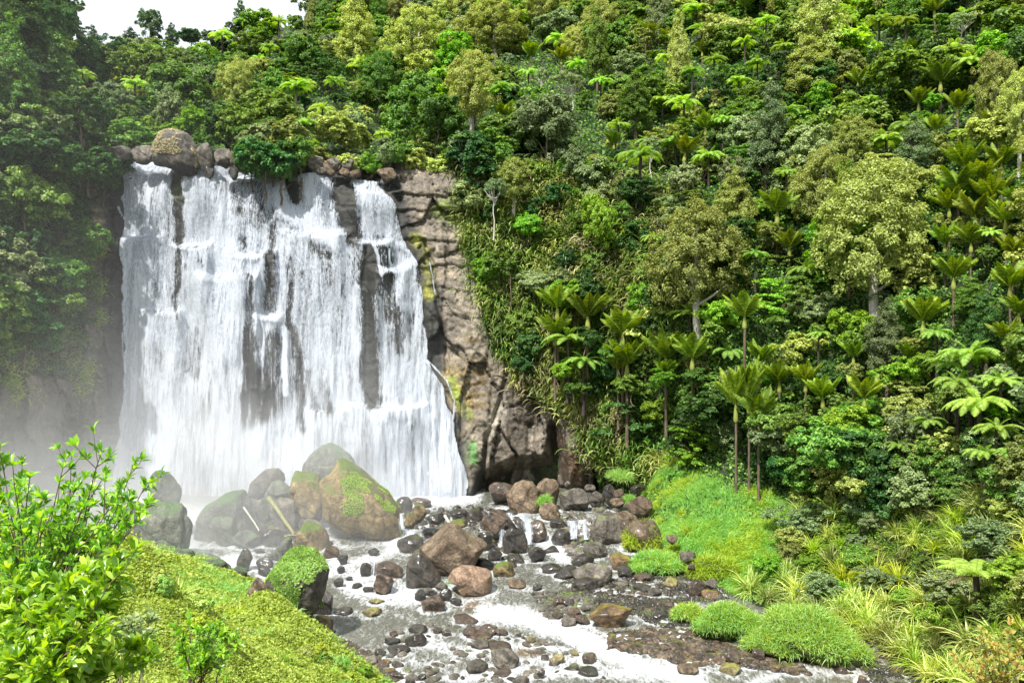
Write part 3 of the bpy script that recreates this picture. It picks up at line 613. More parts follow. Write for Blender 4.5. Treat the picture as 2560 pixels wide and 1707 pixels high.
for v in range(3):   # nikau palm
    th = 3.2; tg = Geo(); tg.tube([(0, 0, -1.5), (.03, 0, 1), (0, .03, th)], [.13, .11, .11], 8)
    sg = Geo(); sg.tube([(0, 0, th), (0, 0, th + .15), (0, 0, th + .5), (0, 0, th + .95)], [.15, .22, .17, .10], 10)
    g = Geo()
    for i in range(15): frond(g, i * 2.4 + rng.normal() * .2, rng.uniform(2.0, 2.7), rng.uniform(.95, 1.42), rng.uniform(.3, .7), 28, .62, .085, .55, base=(0, 0, th + .85), r0=.045)
    proto('nikau', [('trunk', tg.mesh('trunk', M['bark'])), ('crownshaft', sg.mesh('crownshaft', M['shaft'])), ('crown', g.mesh('crown', M['palm']))], 5.9, 3.4)
for v in range(3):   # strap-leaved tuft: arching blades
    g = Geo(); n = 150; a = rng.uniform(0, 6.28, n); e = rng.uniform(.1, 1.3, n)
    Dd = np.stack([np.cos(a) * np.cos(e), np.sin(a) * np.cos(e), np.sin(e)], 1); g.blades(Dd * .1 + rng.normal(size=(n, 3)) * .12, Dd, rng.uniform(.8, 1.6, n), .065, 4, .95)
    proto('strap', [('foliage', g.mesh('foliage', M['strap']))], 1.2, 2.2)
for v in range(3):   # hanging clump: blades pour down and outwards
    g = Geo(); n = 300; a = rng.uniform(0, 6.28, n); e = rng.uniform(-.3, .9, n)
    Dd = np.stack([np.cos(a) * np.cos(e), np.sin(a) * np.cos(e) - .35, np.sin(e)], 1)
    B = rng.normal(size=(n, 3)) * np.array([.75, .3, .65]); g.blades(B, Dd, rng.uniform(.7, 1.5, n), .12, 4, 1.5)
    proto('hang', [('foliage', g.mesh('foliage', M['strap']))], 2.4, 3.2)

KIND = {'bushy': ('leafy_bush', 'bush', 'bushes on the slope'),   # kind -> (object name, category, group)
 'round': ('conifer_tree', 'tree', 'large fine leaved trees on the slope'), 'cone': ('conifer_tree', 'tree', 'pointed trees on the slope'),
 'leafy': ('broadleaf_tree', 'tree', 'small broadleaf trees on the slope'), 'tier': ('broadleaf_shrub', 'shrub', 'tiered shrubs on the slope'),
 'umbrella': ('umbrella_tree', 'tree', 'umbrella trees with pale trunks'), 'fern': ('tree_fern', 'tree fern', 'tree ferns on the slope'),
 'nikau': ('palm_tree', 'palm', 'palms on the slope'), 'strap': ('flax_plant', 'plant', 'strap leaved plants'), 'hang': ('hanging_strap_plant', 'hanging plant', 'hanging strap leaved plants')}
PHR = {'olive': 'olive green', 'mid': 'mid green', 'dark': 'dark green', 'bright': 'bright green', 'pale': 'pale grey-green', 'fern': 'light green', 'palm': 'yellow-green', 'strap': 'green', 'strapdry': 'straw coloured', 'straplight': 'pale yellow-green', 'grassy': 'yellow-green'}
NOUN = {'bushy': 'bush', 'round': 'rounded fine-leaved tree', 'cone': 'pointed tree', 'leafy': 'leafy tree', 'tier': 'layered shrub', 'umbrella': 'umbrella tree', 'fern': 'tree fern', 'nikau': 'palm', 'strap': 'strap-leaved tuft', 'hang': 'drooping strap plant'}
def plant(kind, px, py, size, m=None, sink=.3, Y=None, aspect=1., lean=0., label=None, phrase=None, var=None):
    """plant kind with its foot on the slope at pixel-ray (px,py); size = metres tall"""
    V = PR[kind]; parts, h, w_ = V[rng.integers(len(V)) if var is None else var]
    pos = W(px, py, D(np.array(float(px)), np.array(float(py))) if Y is None else Y); pos[2] -= sink
    s = size / h; nm, cat, grp = KIND[kind]
    r = bpy.data.objects.new(nm, None); col.objects.link(r); r.location = pos; r.empty_display_size = .3
    r.rotation_euler = (lean * rng.normal(), lean * rng.normal(), 0); r.scale = (s * aspect, s * aspect, s)
    tag(r, None, cat, grp)
    rz = rng.uniform(0, 6.28) if kind not in ('hang',) else rng.normal() * .3
    for n_, me in parts:
        o = obj(n_, me, r); o.rotation_euler = (0, 0, rz)
        if n_ in ('crown', 'foliage') and m and me.materials[0] != M[m]:
            o.material_slots[0].link = 'OBJECT'; o.material_slots[0].material = M[m]
    if label: r['label'] = label
    else:
        mm = m or parts[-1][1].materials[0].name
        cn = PHR.get(m, None) or {'grass': 'green', 'olive_foliage': 'olive green', 'mid_green_foliage': 'mid green', 'dark_green_foliage': 'dark green', 'pale_grey_green_foliage': 'pale grey-green', 'fern_frond': 'light green', 'palm_frond': 'yellow-green', 'strap_leaf': 'green'}.get('grass' if m == 'grass' else mm, 'green')
        szw = '' if kind in ('strap', 'hang', 'bushy') else ('small ' if size < .72 * {'round': 9, 'cone': 9, 'leafy': 5.5, 'tier': 5, 'umbrella': 7, 'fern': 4, 'nikau': 5.5}[kind] else 'tall ' if size > 1.25 * {'round': 9, 'cone': 9, 'leafy': 5.5, 'tier': 5, 'umbrella': 7, 'fern': 4, 'nikau': 5.5}[kind] else '')
        REG.append((r, f'{szw}{cn} {phrase or NOUN[kind]}', region(px, py - size * .5 / pos[1] * F), px))
    return r
def O(X, Y): return X * .4354, Y * .4354     # overview zoom -> 1024 frame
OCC = []
def lm(kind, X, Y, wpx, hpx, m=None, base=None, **k):
    """landmark plant: overview-zoom centre, width, height in that zoom's pixels"""
    cx, cyy = O(X, Y); hp = hpx * .4354; wp_ = wpx * .4354; by = cyy + hp / 2 if base is None else base * .4354
    Yd = float(D(np.array(cx), np.array(by))); size = (by - (cyy - hp / 2)) / F * Yd
    V = PR[kind][0]; asp = (wp_ / F * Yd) / (V[2] * size / V[1]); sk = .1
    if kind in ('fern', 'nikau'):
        s2 = wp_ / F * Yd * V[1] / V[2]
        if s2 > size: sk = s2 - size; size = s2; asp = 1.
    OCC.append((cx, cyy, max(wp_, hp) * .46, by)); k.setdefault('Y', Yd * (.965 if kind in ('fern', 'nikau', 'umbrella') else .985)); return plant(kind, cx, by, size, m, sink=sk, aspect=float(np.clip(asp, .5, 2.2)), **k)
# landmark trees
lm('round', 2005, 540, 320, 370, 'olive', label='largest rounded olive green tree on the right slope')
lm('round', 1605, 600, 250, 280, 'olive', label='second largest olive green tree, left of the largest round one')
lm('cone', 1690, 470, 110, 160, 'olive')
lm('round', 1085, 210, 165, 190, 'olive'); lm('cone', 820, 75, 110, 190, 'olive'); lm('round', 1135, 70, 190, 140, 'olive'); lm('cone', 1890, 60, 150, 300, 'olive'); lm('cone', 1860, 170, 140, 170, 'olive')
lm('cone', 1460, 240, 100, 150, 'mid'); lm('cone', 1370, 110, 70, 190, 'mid'); lm('round', 2290, 220, 130, 210, 'olive'); lm('round', 2340, 270, 130, 220, 'olive'); lm('round', 1960, 330, 140, 130, 'olive'); lm('cone', 2100, 350, 100, 160, 'pale')
lm('umbrella', 1305, 225, 90, 110, 'pale'); lm('umbrella', 1135, 470, 70, 110, 'pale'); lm('umbrella', 2210, 75, 70, 80, 'pale'); lm('umbrella', 1243, 200, 40, 80, 'pale'); lm('leafy', 1375, 540, 95, 150, 'bright', label='bright green rounded tree on the strap covered face')
lm('leafy', 440, 280, 80, 80, 'bright', label='bright yellow-green bush behind the big lip boulder'); lm('leafy', 385, 255, 80, 110, 'pale'); lm('leafy', 630, 330, 150, 130, 'mid', label='leafy bush overhanging the waterfall lip'); lm('leafy', 675, 360, 70, 70, 'bright'); lm('leafy', 590, 330, 80, 70, 'pale')
lm('tier', 180, 310, 190, 200, 'dark', label='dark green layered tree beside the left end of the lip'); lm('leafy', 60, 470, 170, 200, 'mid'); lm('leafy', 130, 640, 120, 150, 'mid'); lm('leafy', 60, 740, 160, 140, 'dark'); lm('tier', 60, 330, 140, 180, 'mid'); lm('leafy', 130, 790, 90, 90, 'pale'); lm('cone', 30, 170, 130, 260, 'mid'); lm('leafy', 110, 170, 130, 160, 'mid'); lm('cone', 30, 30, 160, 180, 'dark'); lm('cone', 110, 60, 100, 150, 'dark')
lm('cone', 2040, 790, 120, 190, 'pale'); lm('cone', 2260, 760, 110, 170, 'dark'); lm('cone', 2230, 680, 90, 90, 'mid'); lm('tier', 1640, 230, 100, 120, 'dark'); lm('tier', 1790, 180, 110, 130, 'dark')
lm('leafy', 1570, 420, 90, 100, 'pale'); lm('leafy', 1680, 410, 100, 100, 'pale'); lm('leafy', 1880, 720, 90, 80, 'pale'); lm('leafy', 1950, 170, 100, 90, 'olive'); lm('cone', 1560, 130, 70, 200, 'olive'); lm('round', 1180, 420, 120, 120, 'olive'); lm('round', 960, 100, 170, 170, 'olive'); lm('round', 870, 180, 110, 140, 'mid')
for (X_, Y_, w_, h_) in [(552, 40, 42, 80), (345, 72, 60, 84), (300, 88, 46, 50), (437, 88, 66, 52), (395, 84, 40, 60), (485, 96, 50, 44), (213, 88, 34, 62), (186, 84, 26, 44), (160, 66, 50, 90)]: lm('cone' if w_ < 50 else 'leafy', X_, Y_, w_, h_, 'dark')
for (X_, Y_, w_) in [(1470,385,115),(1570,255,85),(1805,410,65),(310,210,75),(190,185,65),(510,95,65),(830,165,75),(700,300,65),(740,265,65),(680,215,75),(700,205,60),(2150,785,90),(2230,850,150),(2200,905,120),(2250,960,150),(2300,900,110),(2130,985,85),(2070,1040,75),(2290,1010,110),(2275,550,65),(2080,140,65),(2020,65,75),(1940,60,65),(1740,160,65),(1660,290,65),(2210,320,65),(1590,180,65),(2000,240,55),(1500,560,60),(1735,600,70),(1880,780,60),(880,320,50),(1640,150,60),(1380,200,60),(1330,160,60),(1420,300,60),(1800,120,60),(1710,110,60),(1900,300,50),(2330,60,60),(560,60,50),(640,60,50),(770,200,60),(620,120,50),(1760,60,60),(2180,860,110),(2260,1060,90),(2330,1060,90),(1090,170,50),(1010,180,60),(2080,60,60)]:
    lm('fern', X_, Y_, w_ * 1.1, w_ * .85, 'fern', base=Y_ + w_ * .55)
lm('fern', 1305, 800, 130, 90, 'fern', base=860, label='bright spreading tree fern in front of the palm cluster')
lm('fern', 1340, 850, 110, 80, 'fern', base=900)
for (X_, Y_, w_) in [(1280,710,85),(1350,730,95),(1430,770,95),(1275,770,80),(1440,840,100),(1530,825,95),(1590,825,85),(1785,490,85),(1710,730,85),(1790,880,75),(2160,190,75),(2200,250,65),(2110,240,60),(2215,385,85),(2200,440,90),(2280,460,85),(2190,640,85),(2320,660,85),(2120,740,95),(2300,380,75),(1620,295,55),(1970,190,50),(2240,500,85),(2310,510,85),(2260,410,70),(1530,860,60),(2330,590,80),(2290,300,70),(2250,330,60),(1410,330,45),(1220,130,50),(2180,480,70),(2340,470,70),(1850,880,70),(1750,830,70),(2150,300,55),(2230,560,70),(2170,560,70),(1960,820,60),(2090,820,60),(2310,780,70),(2340,720,70)]:
    lm('nikau', X_, Y_, w_ * 1.1, w_ * 1.15, 'palm', base=Y_ + w_ * .62)
for (X_, Y_, w_, b_) in [(1690, 905, 90, 1100), (1742, 950, 95, 1112), (1720, 880, 80, 1085), (1890, 915, 85, 1010), (1832, 1030, 75, 1090), (1985, 915, 90, 1010), (1420, 850, 80, 945)]: lm('nikau', X_, Y_, w_, w_, 'palm', base=b_)

# fill: the rest of the forest, one tree after another
NOPL = CLIFF
GRASS = [(640,466),(672,468),(700,474),(730,486),(790,500),(795,520),(790,545),(786,570),(760,590),(735,592),(712,582),(690,566),(662,545),(652,520),(640,500),(648,488)]
FILLN = 0
def fillpts(n, poly, dmin, seed):
    r = np.random.default_rng(seed); xs = [p[0] for p in poly]; ys = [p[1] for p in poly]; out = []
    for _ in range(n * 40):
        x_, y_ = r.uniform(min(xs), max(xs)), r.uniform(min(ys), max(ys))
        if y_ < skyl(x_) + 3: continue
        if not inpoly(np.array([x_]), np.array([y_]), poly)[0]: continue
        if inpoly(np.array([x_]), np.array([y_ + 0.]), NOPL)[0]: continue
        Yd = float(D(np.array(x_), np.array(y_))); dm = dmin / Yd * F
        if any((x_ - a) ** 2 + ((y_ - b) * 1.5) ** 2 < dm * dm for a, b in out): continue
        out.append((x_, y_))
        if len(out) >= n: break
    return sorted(out, key=lambda q: q[1])
ALLF = [(-60,-30),(1100,-30),(1100,500),(800,500),(790,500),(680,466),(600,440),(560,400),(520,380),(500,330),(480,250),(458,162),(90,162),(80,260),(80,330),(60,372),(-60,400)]
kinds = ['leafy', 'leafy', 'leafy', 'tier', 'cone', 'round', 'umbrella', 'fern', 'fern', 'nikau', 'leafy']
for (x_, y_) in fillpts(760, ALLF, 2.7, 5):
    left = x_ < 112; hang = 480 < x_ < 650 and 175 < y_ < 400
    u = rng.random()
    if hang:
        if u < .35: continue
        plant('leafy' if u < .7 else 'bushy', x_, y_, rng.uniform(2.0, 4.2), str(rng.choice(['mid', 'dark', 'bright', 'dark', 'mid', 'pale'])), aspect=.95, Y=float(D(np.array(x_), np.array(y_))) * .985); continue
    k = kinds[rng.integers(len(kinds))]
    if k == 'nikau' and x_ < 480: k = 'leafy'
    if left and k in ('nikau', 'fern', 'umbrella', 'round'): k = 'leafy'
    if x_ < 400 and not left and k == 'umbrella': k = 'leafy'
    m = {'leafy': rng.choice(['mid', 'mid', 'dark', 'bright', 'pale', 'olive', 'mid'] if not left else ['mid', 'dark', 'mid', 'dark', 'pale']), 'tier': rng.choice(['dark', 'mid']), 'cone': rng.choice(['olive', 'olive', 'mid', 'pale'] if not left else ['mid', 'dark']), 'round': 'olive', 'umbrella': 'pale', 'fern': 'fern', 'nikau': 'palm'}[k]
    size = {'leafy': rng.uniform(4.5, 8), 'tier': rng.uniform(4, 6.5), 'cone': rng.uniform(7.5, 12), 'round': rng.uniform(7, 10.5), 'umbrella': rng.uniform(5, 7.5), 'fern': rng.uniform(3.6, 5.2), 'nikau': rng.uniform(4.2, 6.2)}[k]
    if y_ < 60 and x_ < 400: size *= .8
    if left: size *= .85
    if x_ > 560 and y_ < 340 and k == 'leafy' and rng.random() < .35: k = str(rng.choice(['fern', 'nikau'])); m = {'fern': 'fern', 'nikau': 'palm'}[k]; size = rng.uniform(4, 5.6)
    Yd = float(D(np.array(x_), np.array(y_))); hpx = size / Yd * F; rw = hpx * PR[k][0][2] / PR[k][0][1] * .5
    if any(y_ > by_ - 4 and (x_ - a) ** 2 + (y_ - hpx * .62 - b) ** 2 < (r_ * .72 + hpx * .26) ** 2 for a, b, r_, by_ in OCC):
        if rng.random() < .5: continue
        size *= .55; hpx *= .55
        if k in ('round', 'cone'): k = 'leafy'; m = 'mid'
        if any(y_ > by_ - 4 and (x_ - a) ** 2 + (y_ - hpx * .62 - b) ** 2 < (r_ * .72 + hpx * .26) ** 2 for a, b, r_, by_ in OCC): continue
    plant(k, x_, y_, size, str(m), aspect=rng.uniform(.85, 1.2), lean=.05)
for (x_, y_) in fillpts(350, ALLF, 2.9, 55):
    if 480 < x_ < 640 and 185 < y_ < 400: continue
    size = rng.uniform(2.4, 5.2) * (1.25 if y_ < 150 else 1); Yd = float(D(np.array(x_), np.array(y_))); hpx = size / Yd * F
    if any(y_ > by_ - 4 and (x_ - a) ** 2 + (y_ - hpx * .62 - b) ** 2 < (r_ * .72 + hpx * .22) ** 2 for a, b, r_, by_ in OCC): continue
    k = 'bushy' if rng.random() < .62 else 'tier'
    plant(k, x_, y_, size, str(rng.choice(['mid', 'dark', 'bright', 'olive', 'pale', 'mid'] if x_ > 112 else ['mid', 'dark', 'dark', 'pale'])), aspect=rng.uniform(1., 1.4), lean=.05, sink=.5)
for (a, b, r_, by_) in list(OCC):
    if r_ > 9 and rng.random() < .62 and not (480 < a < 640 and 185 < by_ < 300) and by_ < 470:
        Yd = float(D(np.array(a), np.array(by_))); k_ = rng.uniform(-.8, .8)
        plant('bushy', a + k_ * r_ * .6, by_ + 2, float(np.clip((by_ - b - r_ * .25) / F * Yd, 1.2, 4.5)), str(rng.choice(['mid', 'dark', 'bright', 'olive'])), aspect=1.2, sink=.2, Y=Yd * .955)
HANG = [(462,176),(520,176),(640,190),(690,240),(690,330),(640,360),(610,400),(640,440),(660,470),(600,470),(592,428),(560,396),(525,385),(515,358),(496,340),(482,290),(470,240)]
for (x_, y_) in fillpts(250, HANG, 1.25, 9) + [(462,178),(466,200),(470,222),(476,246),(482,268),(486,290),(492,312),(498,332),(503,350),(516,360),(528,384),(545,394),(560,396),(574,404),(588,420),(592,440),(594,458)]:
    plant('hang', x_, y_, rng.uniform(2.0, 3.7), str(rng.choice(['strap', 'strap', 'mid', 'straplight', 'strapdry', 'strap', 'mid'])), sink=-.5)
LEFTC = [(60,210),(92,200),(84,330),(70,375),(0,395),(-30,395),(-30,260)]
for (x_, y_) in fillpts(26, LEFTC, 1.9, 19): plant('hang', x_, y_, rng.uniform(1.6, 2.6), str(rng.choice(['strap', 'straplight'])), sink=-.4)
for (x_, y_) in [(100,330),(96,300),(90,255),(98,262),(86,380),(80,395),(12,405),(30,412),(6,395)]: plant('hang', x_, y_, rng.uniform(1.5, 2.4), 'grassy', sink=-1.2)
SHR = [(792,505),(880,500),(1060,500),(1060,720),(950,690),(905,652),(850,620),(800,620),(748,596),(790,560)]
for (x_, y_) in fillpts(230, SHR, 1.25, 12):
    if rng.random() < .62: plant('strap', x_, y_, rng.uniform(.9, 1.7), str(rng.choice(['straplight', 'straplight', 'strap', 'grassy'])), sink=-.35)
    else: plant('leafy', x_, y_, rng.uniform(1.3, 2.6), str(rng.choice(['bright', 'mid', 'olive', 'pale'])), aspect=1.3)
for (x_, y_) in fillpts(40, [(780,470),(900,470),(1040,480),(1040,515),(900,520),(800,512)], 1.8, 13):
    plant('leafy', x_, y_, rng.uniform(2.6, 4.6), str(rng.choice(['mid', 'pale', 'olive', 'mid', 'dark'])), aspect=1.1)
for (x_, y_) in fillpts(40, [(590,440),(680,466),(640,470),(602,482)], .9, 14): plant('strap', x_, y_, rng.uniform(.9, 1.4), 'straplight', sink=-.1)

# low leafy cover of the whole slope
def cover(n, poly, name, mat, L, Wd, up=.25, seed=1, mask=True, off=.5):
    r = np.random.default_rng(seed); xs = [p[0] for p in poly]; ys = [p[1] for p in poly]
    X_ = r.uniform(min(xs), max(xs), n); Y_ = r.uniform(min(ys), max(ys), n)
    ok = inpoly(X_, Y_, poly) & (Y_ > skyl(X_)) 
    if mask: ok &= ~inpoly(X_, Y_, HANG) | (r.random(n) < .25)
    if mask: ok &= softpoly(X_, Y_, CLIFF, 6.) < .3
    X_, Y_ = X_[ok], Y_[ok]; P = W(X_, Y_, D(X_, Y_))
    Pn = P.copy(); nz = fbm(Pn * .12, 4, 3); P[:, 1] += nz * 1.6
    lump = fbm(P * .9, 3, 77); P[:, 1] -= off + .9 * lump; P[:, 2] += r.uniform(-.1, .4, len(P))
    Nn = np.stack([0 * X_, -.5 + 0 * X_, .8 + 0 * X_], 1) + .6 * r.normal(size=P.shape)
    k_ = np.clip(P[:, 1] / 85, .8, 1.9); L = L * k_; Wd = Wd * k_
    g = Geo(); g.leaves(P, Nn, L * r.uniform(.6, 1.4, len(P)), Wd * r.uniform(.6, 1.4, len(P)), .5)
    o = obj(name, g.mesh(name, M[mat])); tag(o, kind='stuff'); return o
o = cover(190000, [(-120,-60),(1200,-60),(1200,520),(-120,520)], 'undergrowth', 'mid', .34, .2, seed=3); o['label'] = 'mid green low leafy undergrowth between the trees on the slope'
o = cover(110000, [(-120,-60),(1200,-60),(1200,520),(-120,520)], 'undergrowth', 'dark', .38, .22, seed=4, off=.3); o['label'] = 'dark low undergrowth in the gaps between the trees'
o = cover(60000, SHR, 'undergrowth', 'bright', .16, .09, seed=5, off=.4, mask=False); o['label'] = 'bright green creeping cover between the tufts on the lower right bank'

# grass bank
def grass_on(P, Nn, name, mat, L, Wd, n_, label, lean):
    g = Geo(); g.blades(P, Nn + lean, L, Wd, 3, .9); o = obj(name, g.mesh(name, M[mat])); tag(o, label, kind='stuff'); return o
r_ = np.random.default_rng(33); n = 170000
X_ = r_.uniform(635, 800, n); Y_ = r_.uniform(462, 600, n); ok = softpoly(X_, Y_, GRASS, 10.) > r_.uniform(.1, .9, n); X_, Y_ = X_[ok], Y_[ok]
P = W(X_, Y_, D(X_, Y_)); P[:, 1] += fbm(P * .12, 4, 3) * 1.6
_tuft = fbm(P * .8, 3, 98)
P[:, 1] -= .35 + .5 * fbm(P * .7, 3, 99)
ang = 3 * fbm(P * .35, 3, 55); lean = np.stack([np.cos(ang * 2) * .9, -.5 + .5 * np.sin(ang * 2), .35 + 0 * ang], 1)
LN = r_.uniform(.35, .75, len(P)) * (1 + .6 * _tuft); RN = r_.normal(size=P.shape) * .45; gy_ = fbm(P * .25, 3, 12) + .25 * r_.normal(size=len(P)) > .22
grass_on(P[~gy_], RN[~gy_], 'grass', 'grass', LN[~gy_], .05, 0, 'bright green swept grass on the bank right of the boulders', lean[~gy_])
grass_on(P[gy_], RN[gy_], 'grass', 'grassy', LN[gy_] * 1.15, .05, 0, 'yellower patches of grass within the bright bank', lean[gy_])
for (x_, y_) in fillpts(24, [(650,480),(720,492),(786,520),(780,580),(730,590),(680,560),(655,520)], 1.6, 77): plant('strap', x_, y_, rng.uniform(.5, .9), 'grassy', sink=-.1)
for (x_, y_, s_, m_) in [(256,163,4.2,'mid'),(268,166,5.2,'mid'),(282,170,5.4,'dark'),(296,166,4.6,'mid'),(276,158,6.2,'pale'),(290,160,6.0,'olive'),(322,162,2.4,'olive'),(352,166,2.2,'straplight'),(362,166,2.6,'pale'),(372,168,2.4,'bright'),(384,160,3.2,'pale'),(240,160,2.6,'pale'),(112,160,3.6,'dark'),(100,166,4.2,'mid'),(104,178,4,'dark'),(398,160,3.0,'mid'),(420,165,2.6,'olive'),(436,168,2.4,'straplight'),(450,170,3,'mid')]: plant('bushy', x_, y_, s_, m_, Y=94.3 if y_ > 163 and x_ < 310 else 96.5, sink=.8 if x_ > 310 else 1.6)
# ------------------------------------------------------------------ boulders
import bmesh
_ico = {}
def ico(k):
    if k not in _ico:
        b = bmesh.new(); bmesh.ops.create_icosphere(b, subdivisions=k, radius=1)
        _ico[k] = (np.array([v.co[:] for v in b.verts]), np.array([[v.index for v in f.verts] for f in b.faces])); b.free()
    return _ico[k]
STONES = []
def rock_shape(k, seed, planes=13, sharp=22., rough=.10, outline=None, box=0., flat=None):
    r = np.random.default_rng(seed); V, Fq = ico(k); V = V / np.linalg.norm(V, axis=1)[:, None]
    n = r.normal(size=(planes, 3)); n /= np.linalg.norm(n, axis=1)[:, None]; h = r.uniform(.55, .92, planes)
    if box > 0:
        q = np.linalg.qr(r.normal(size=(3, 3)) * .35 + np.eye(3))[0]; q = np.concatenate([q, -q]); n = np.concatenate([n, q]); h = np.concatenate([h + .15, np.full(6, .62)])
    if outline is None:
        rad = (np.maximum(V @ n.T, 1e-3) / h); rad = 1 / ((rad ** sharp).sum(1) + 1) ** (1 / sharp); P = V * rad[:, None]
        # make widest extents 1
        lo, hi = P.min(0), P.max(0); P = (P - (lo + hi) / 2) / ((hi - lo) / 2)
    else:
        a = np.arctan2(V[:, 2], V[:, 0]); o = np.array(outline, float); o[:, 1] *= -1
        th = np.linspace(-np.pi, np.pi, 721); R_ = np.zeros(721)
        for i in range(len(o)):
            p, q = o[i], o[(i + 1) % len(o)]; e = q - p
            for j, t in enumerate(th):
                d = np.array([math.cos(t), math.sin(t)]); den = d[0] * e[1] - d[1] * e[0]
                if abs(den) < 1e-9: continue
                s = (p[0] * e[1] - p[1] * e[0]) / den; u = (p[0] * d[1] - p[1] * d[0]) / den
                if s > 0 and 0 <= u <= 1: R_[j] = max(R_[j], s)
        R_ = np.convolve(np.concatenate([R_[-6:], R_, R_[:6]]), np.ones(5) / 5, 'same')[6:-6]
        Rt = np.interp(a, th, R_); rad = np.maximum(V @ n.T, 1e-3) / (h * .5 + .55); rad = 1 / ((rad ** sharp).sum(1) + 1) ** (1 / sharp)
        c = np.hypot(V[:, 0], V[:, 2]); k2 = c ** .75 / np.maximum(c, 1e-6)
        P = np.stack([V[:, 0] * Rt * k2, V[:, 1] * rad * 1.05, V[:, 2] * Rt * k2], 1); rr = (1 - (1 - rad) * (1 - c ** 3) * .8); P *= rr[:, None]
    if rough:
        f = fbm(P * 2.1 + seed * 3.1, 5, seed % 50); f2 = 1 - np.abs(fbm(P * 2.6 + seed, 4, seed % 40)) * 2
        P = P * (1 + rough * f + rough * .35 * f2)[:, None]
    return P, Fq
def boulder(bb, mat, label, Y=None, name='boulder', k=5, seed=None, depth=.85, outline=None, sinkf=.22, cat='boulder', group=None, rock_kw=None, conv=z6):
    if conv: (x0, y0), (x1, y1) = conv(bb[0], bb[1]), conv(bb[2], bb[3])
    else: x0, y0, x1, y1 = bb
    Yf = float(Yw(y1)) if Y is None else Y
    w_ = (x1 - x0) / F * Yf; dp = w_ * depth; Yc = Yf + (dp * .42 if Y is None else 0)
    w_ = (x1 - x0) / F * Yc; h = (y1 - y0) / F * Yc
    c = W((x0 + x1) / 2, (y0 + y1) / 2, Yc); seed = seed if seed is not None else int(x0 * 7 + y0 * 13) % 9973
    P, Fq = rock_shape(k, seed, outline=outline, **(rock_kw or {}))
    P = P * np.array([w_ / 2, dp / 2, h / 2])
    lo = P[:, 2] < -.3 * h / 2; P[lo, 2] -= (-(P[lo, 2]) - .15 * h) * sinkf * 2
    base = c + np.array([0, 0, -h / 2])
    P[:, 2] += h / 2
    o = obj(name, mesh(name, P, Fq, M[mat]), loc=base); tag(o, label, cat, group); STONES.append((o, w_ / 2)); return o
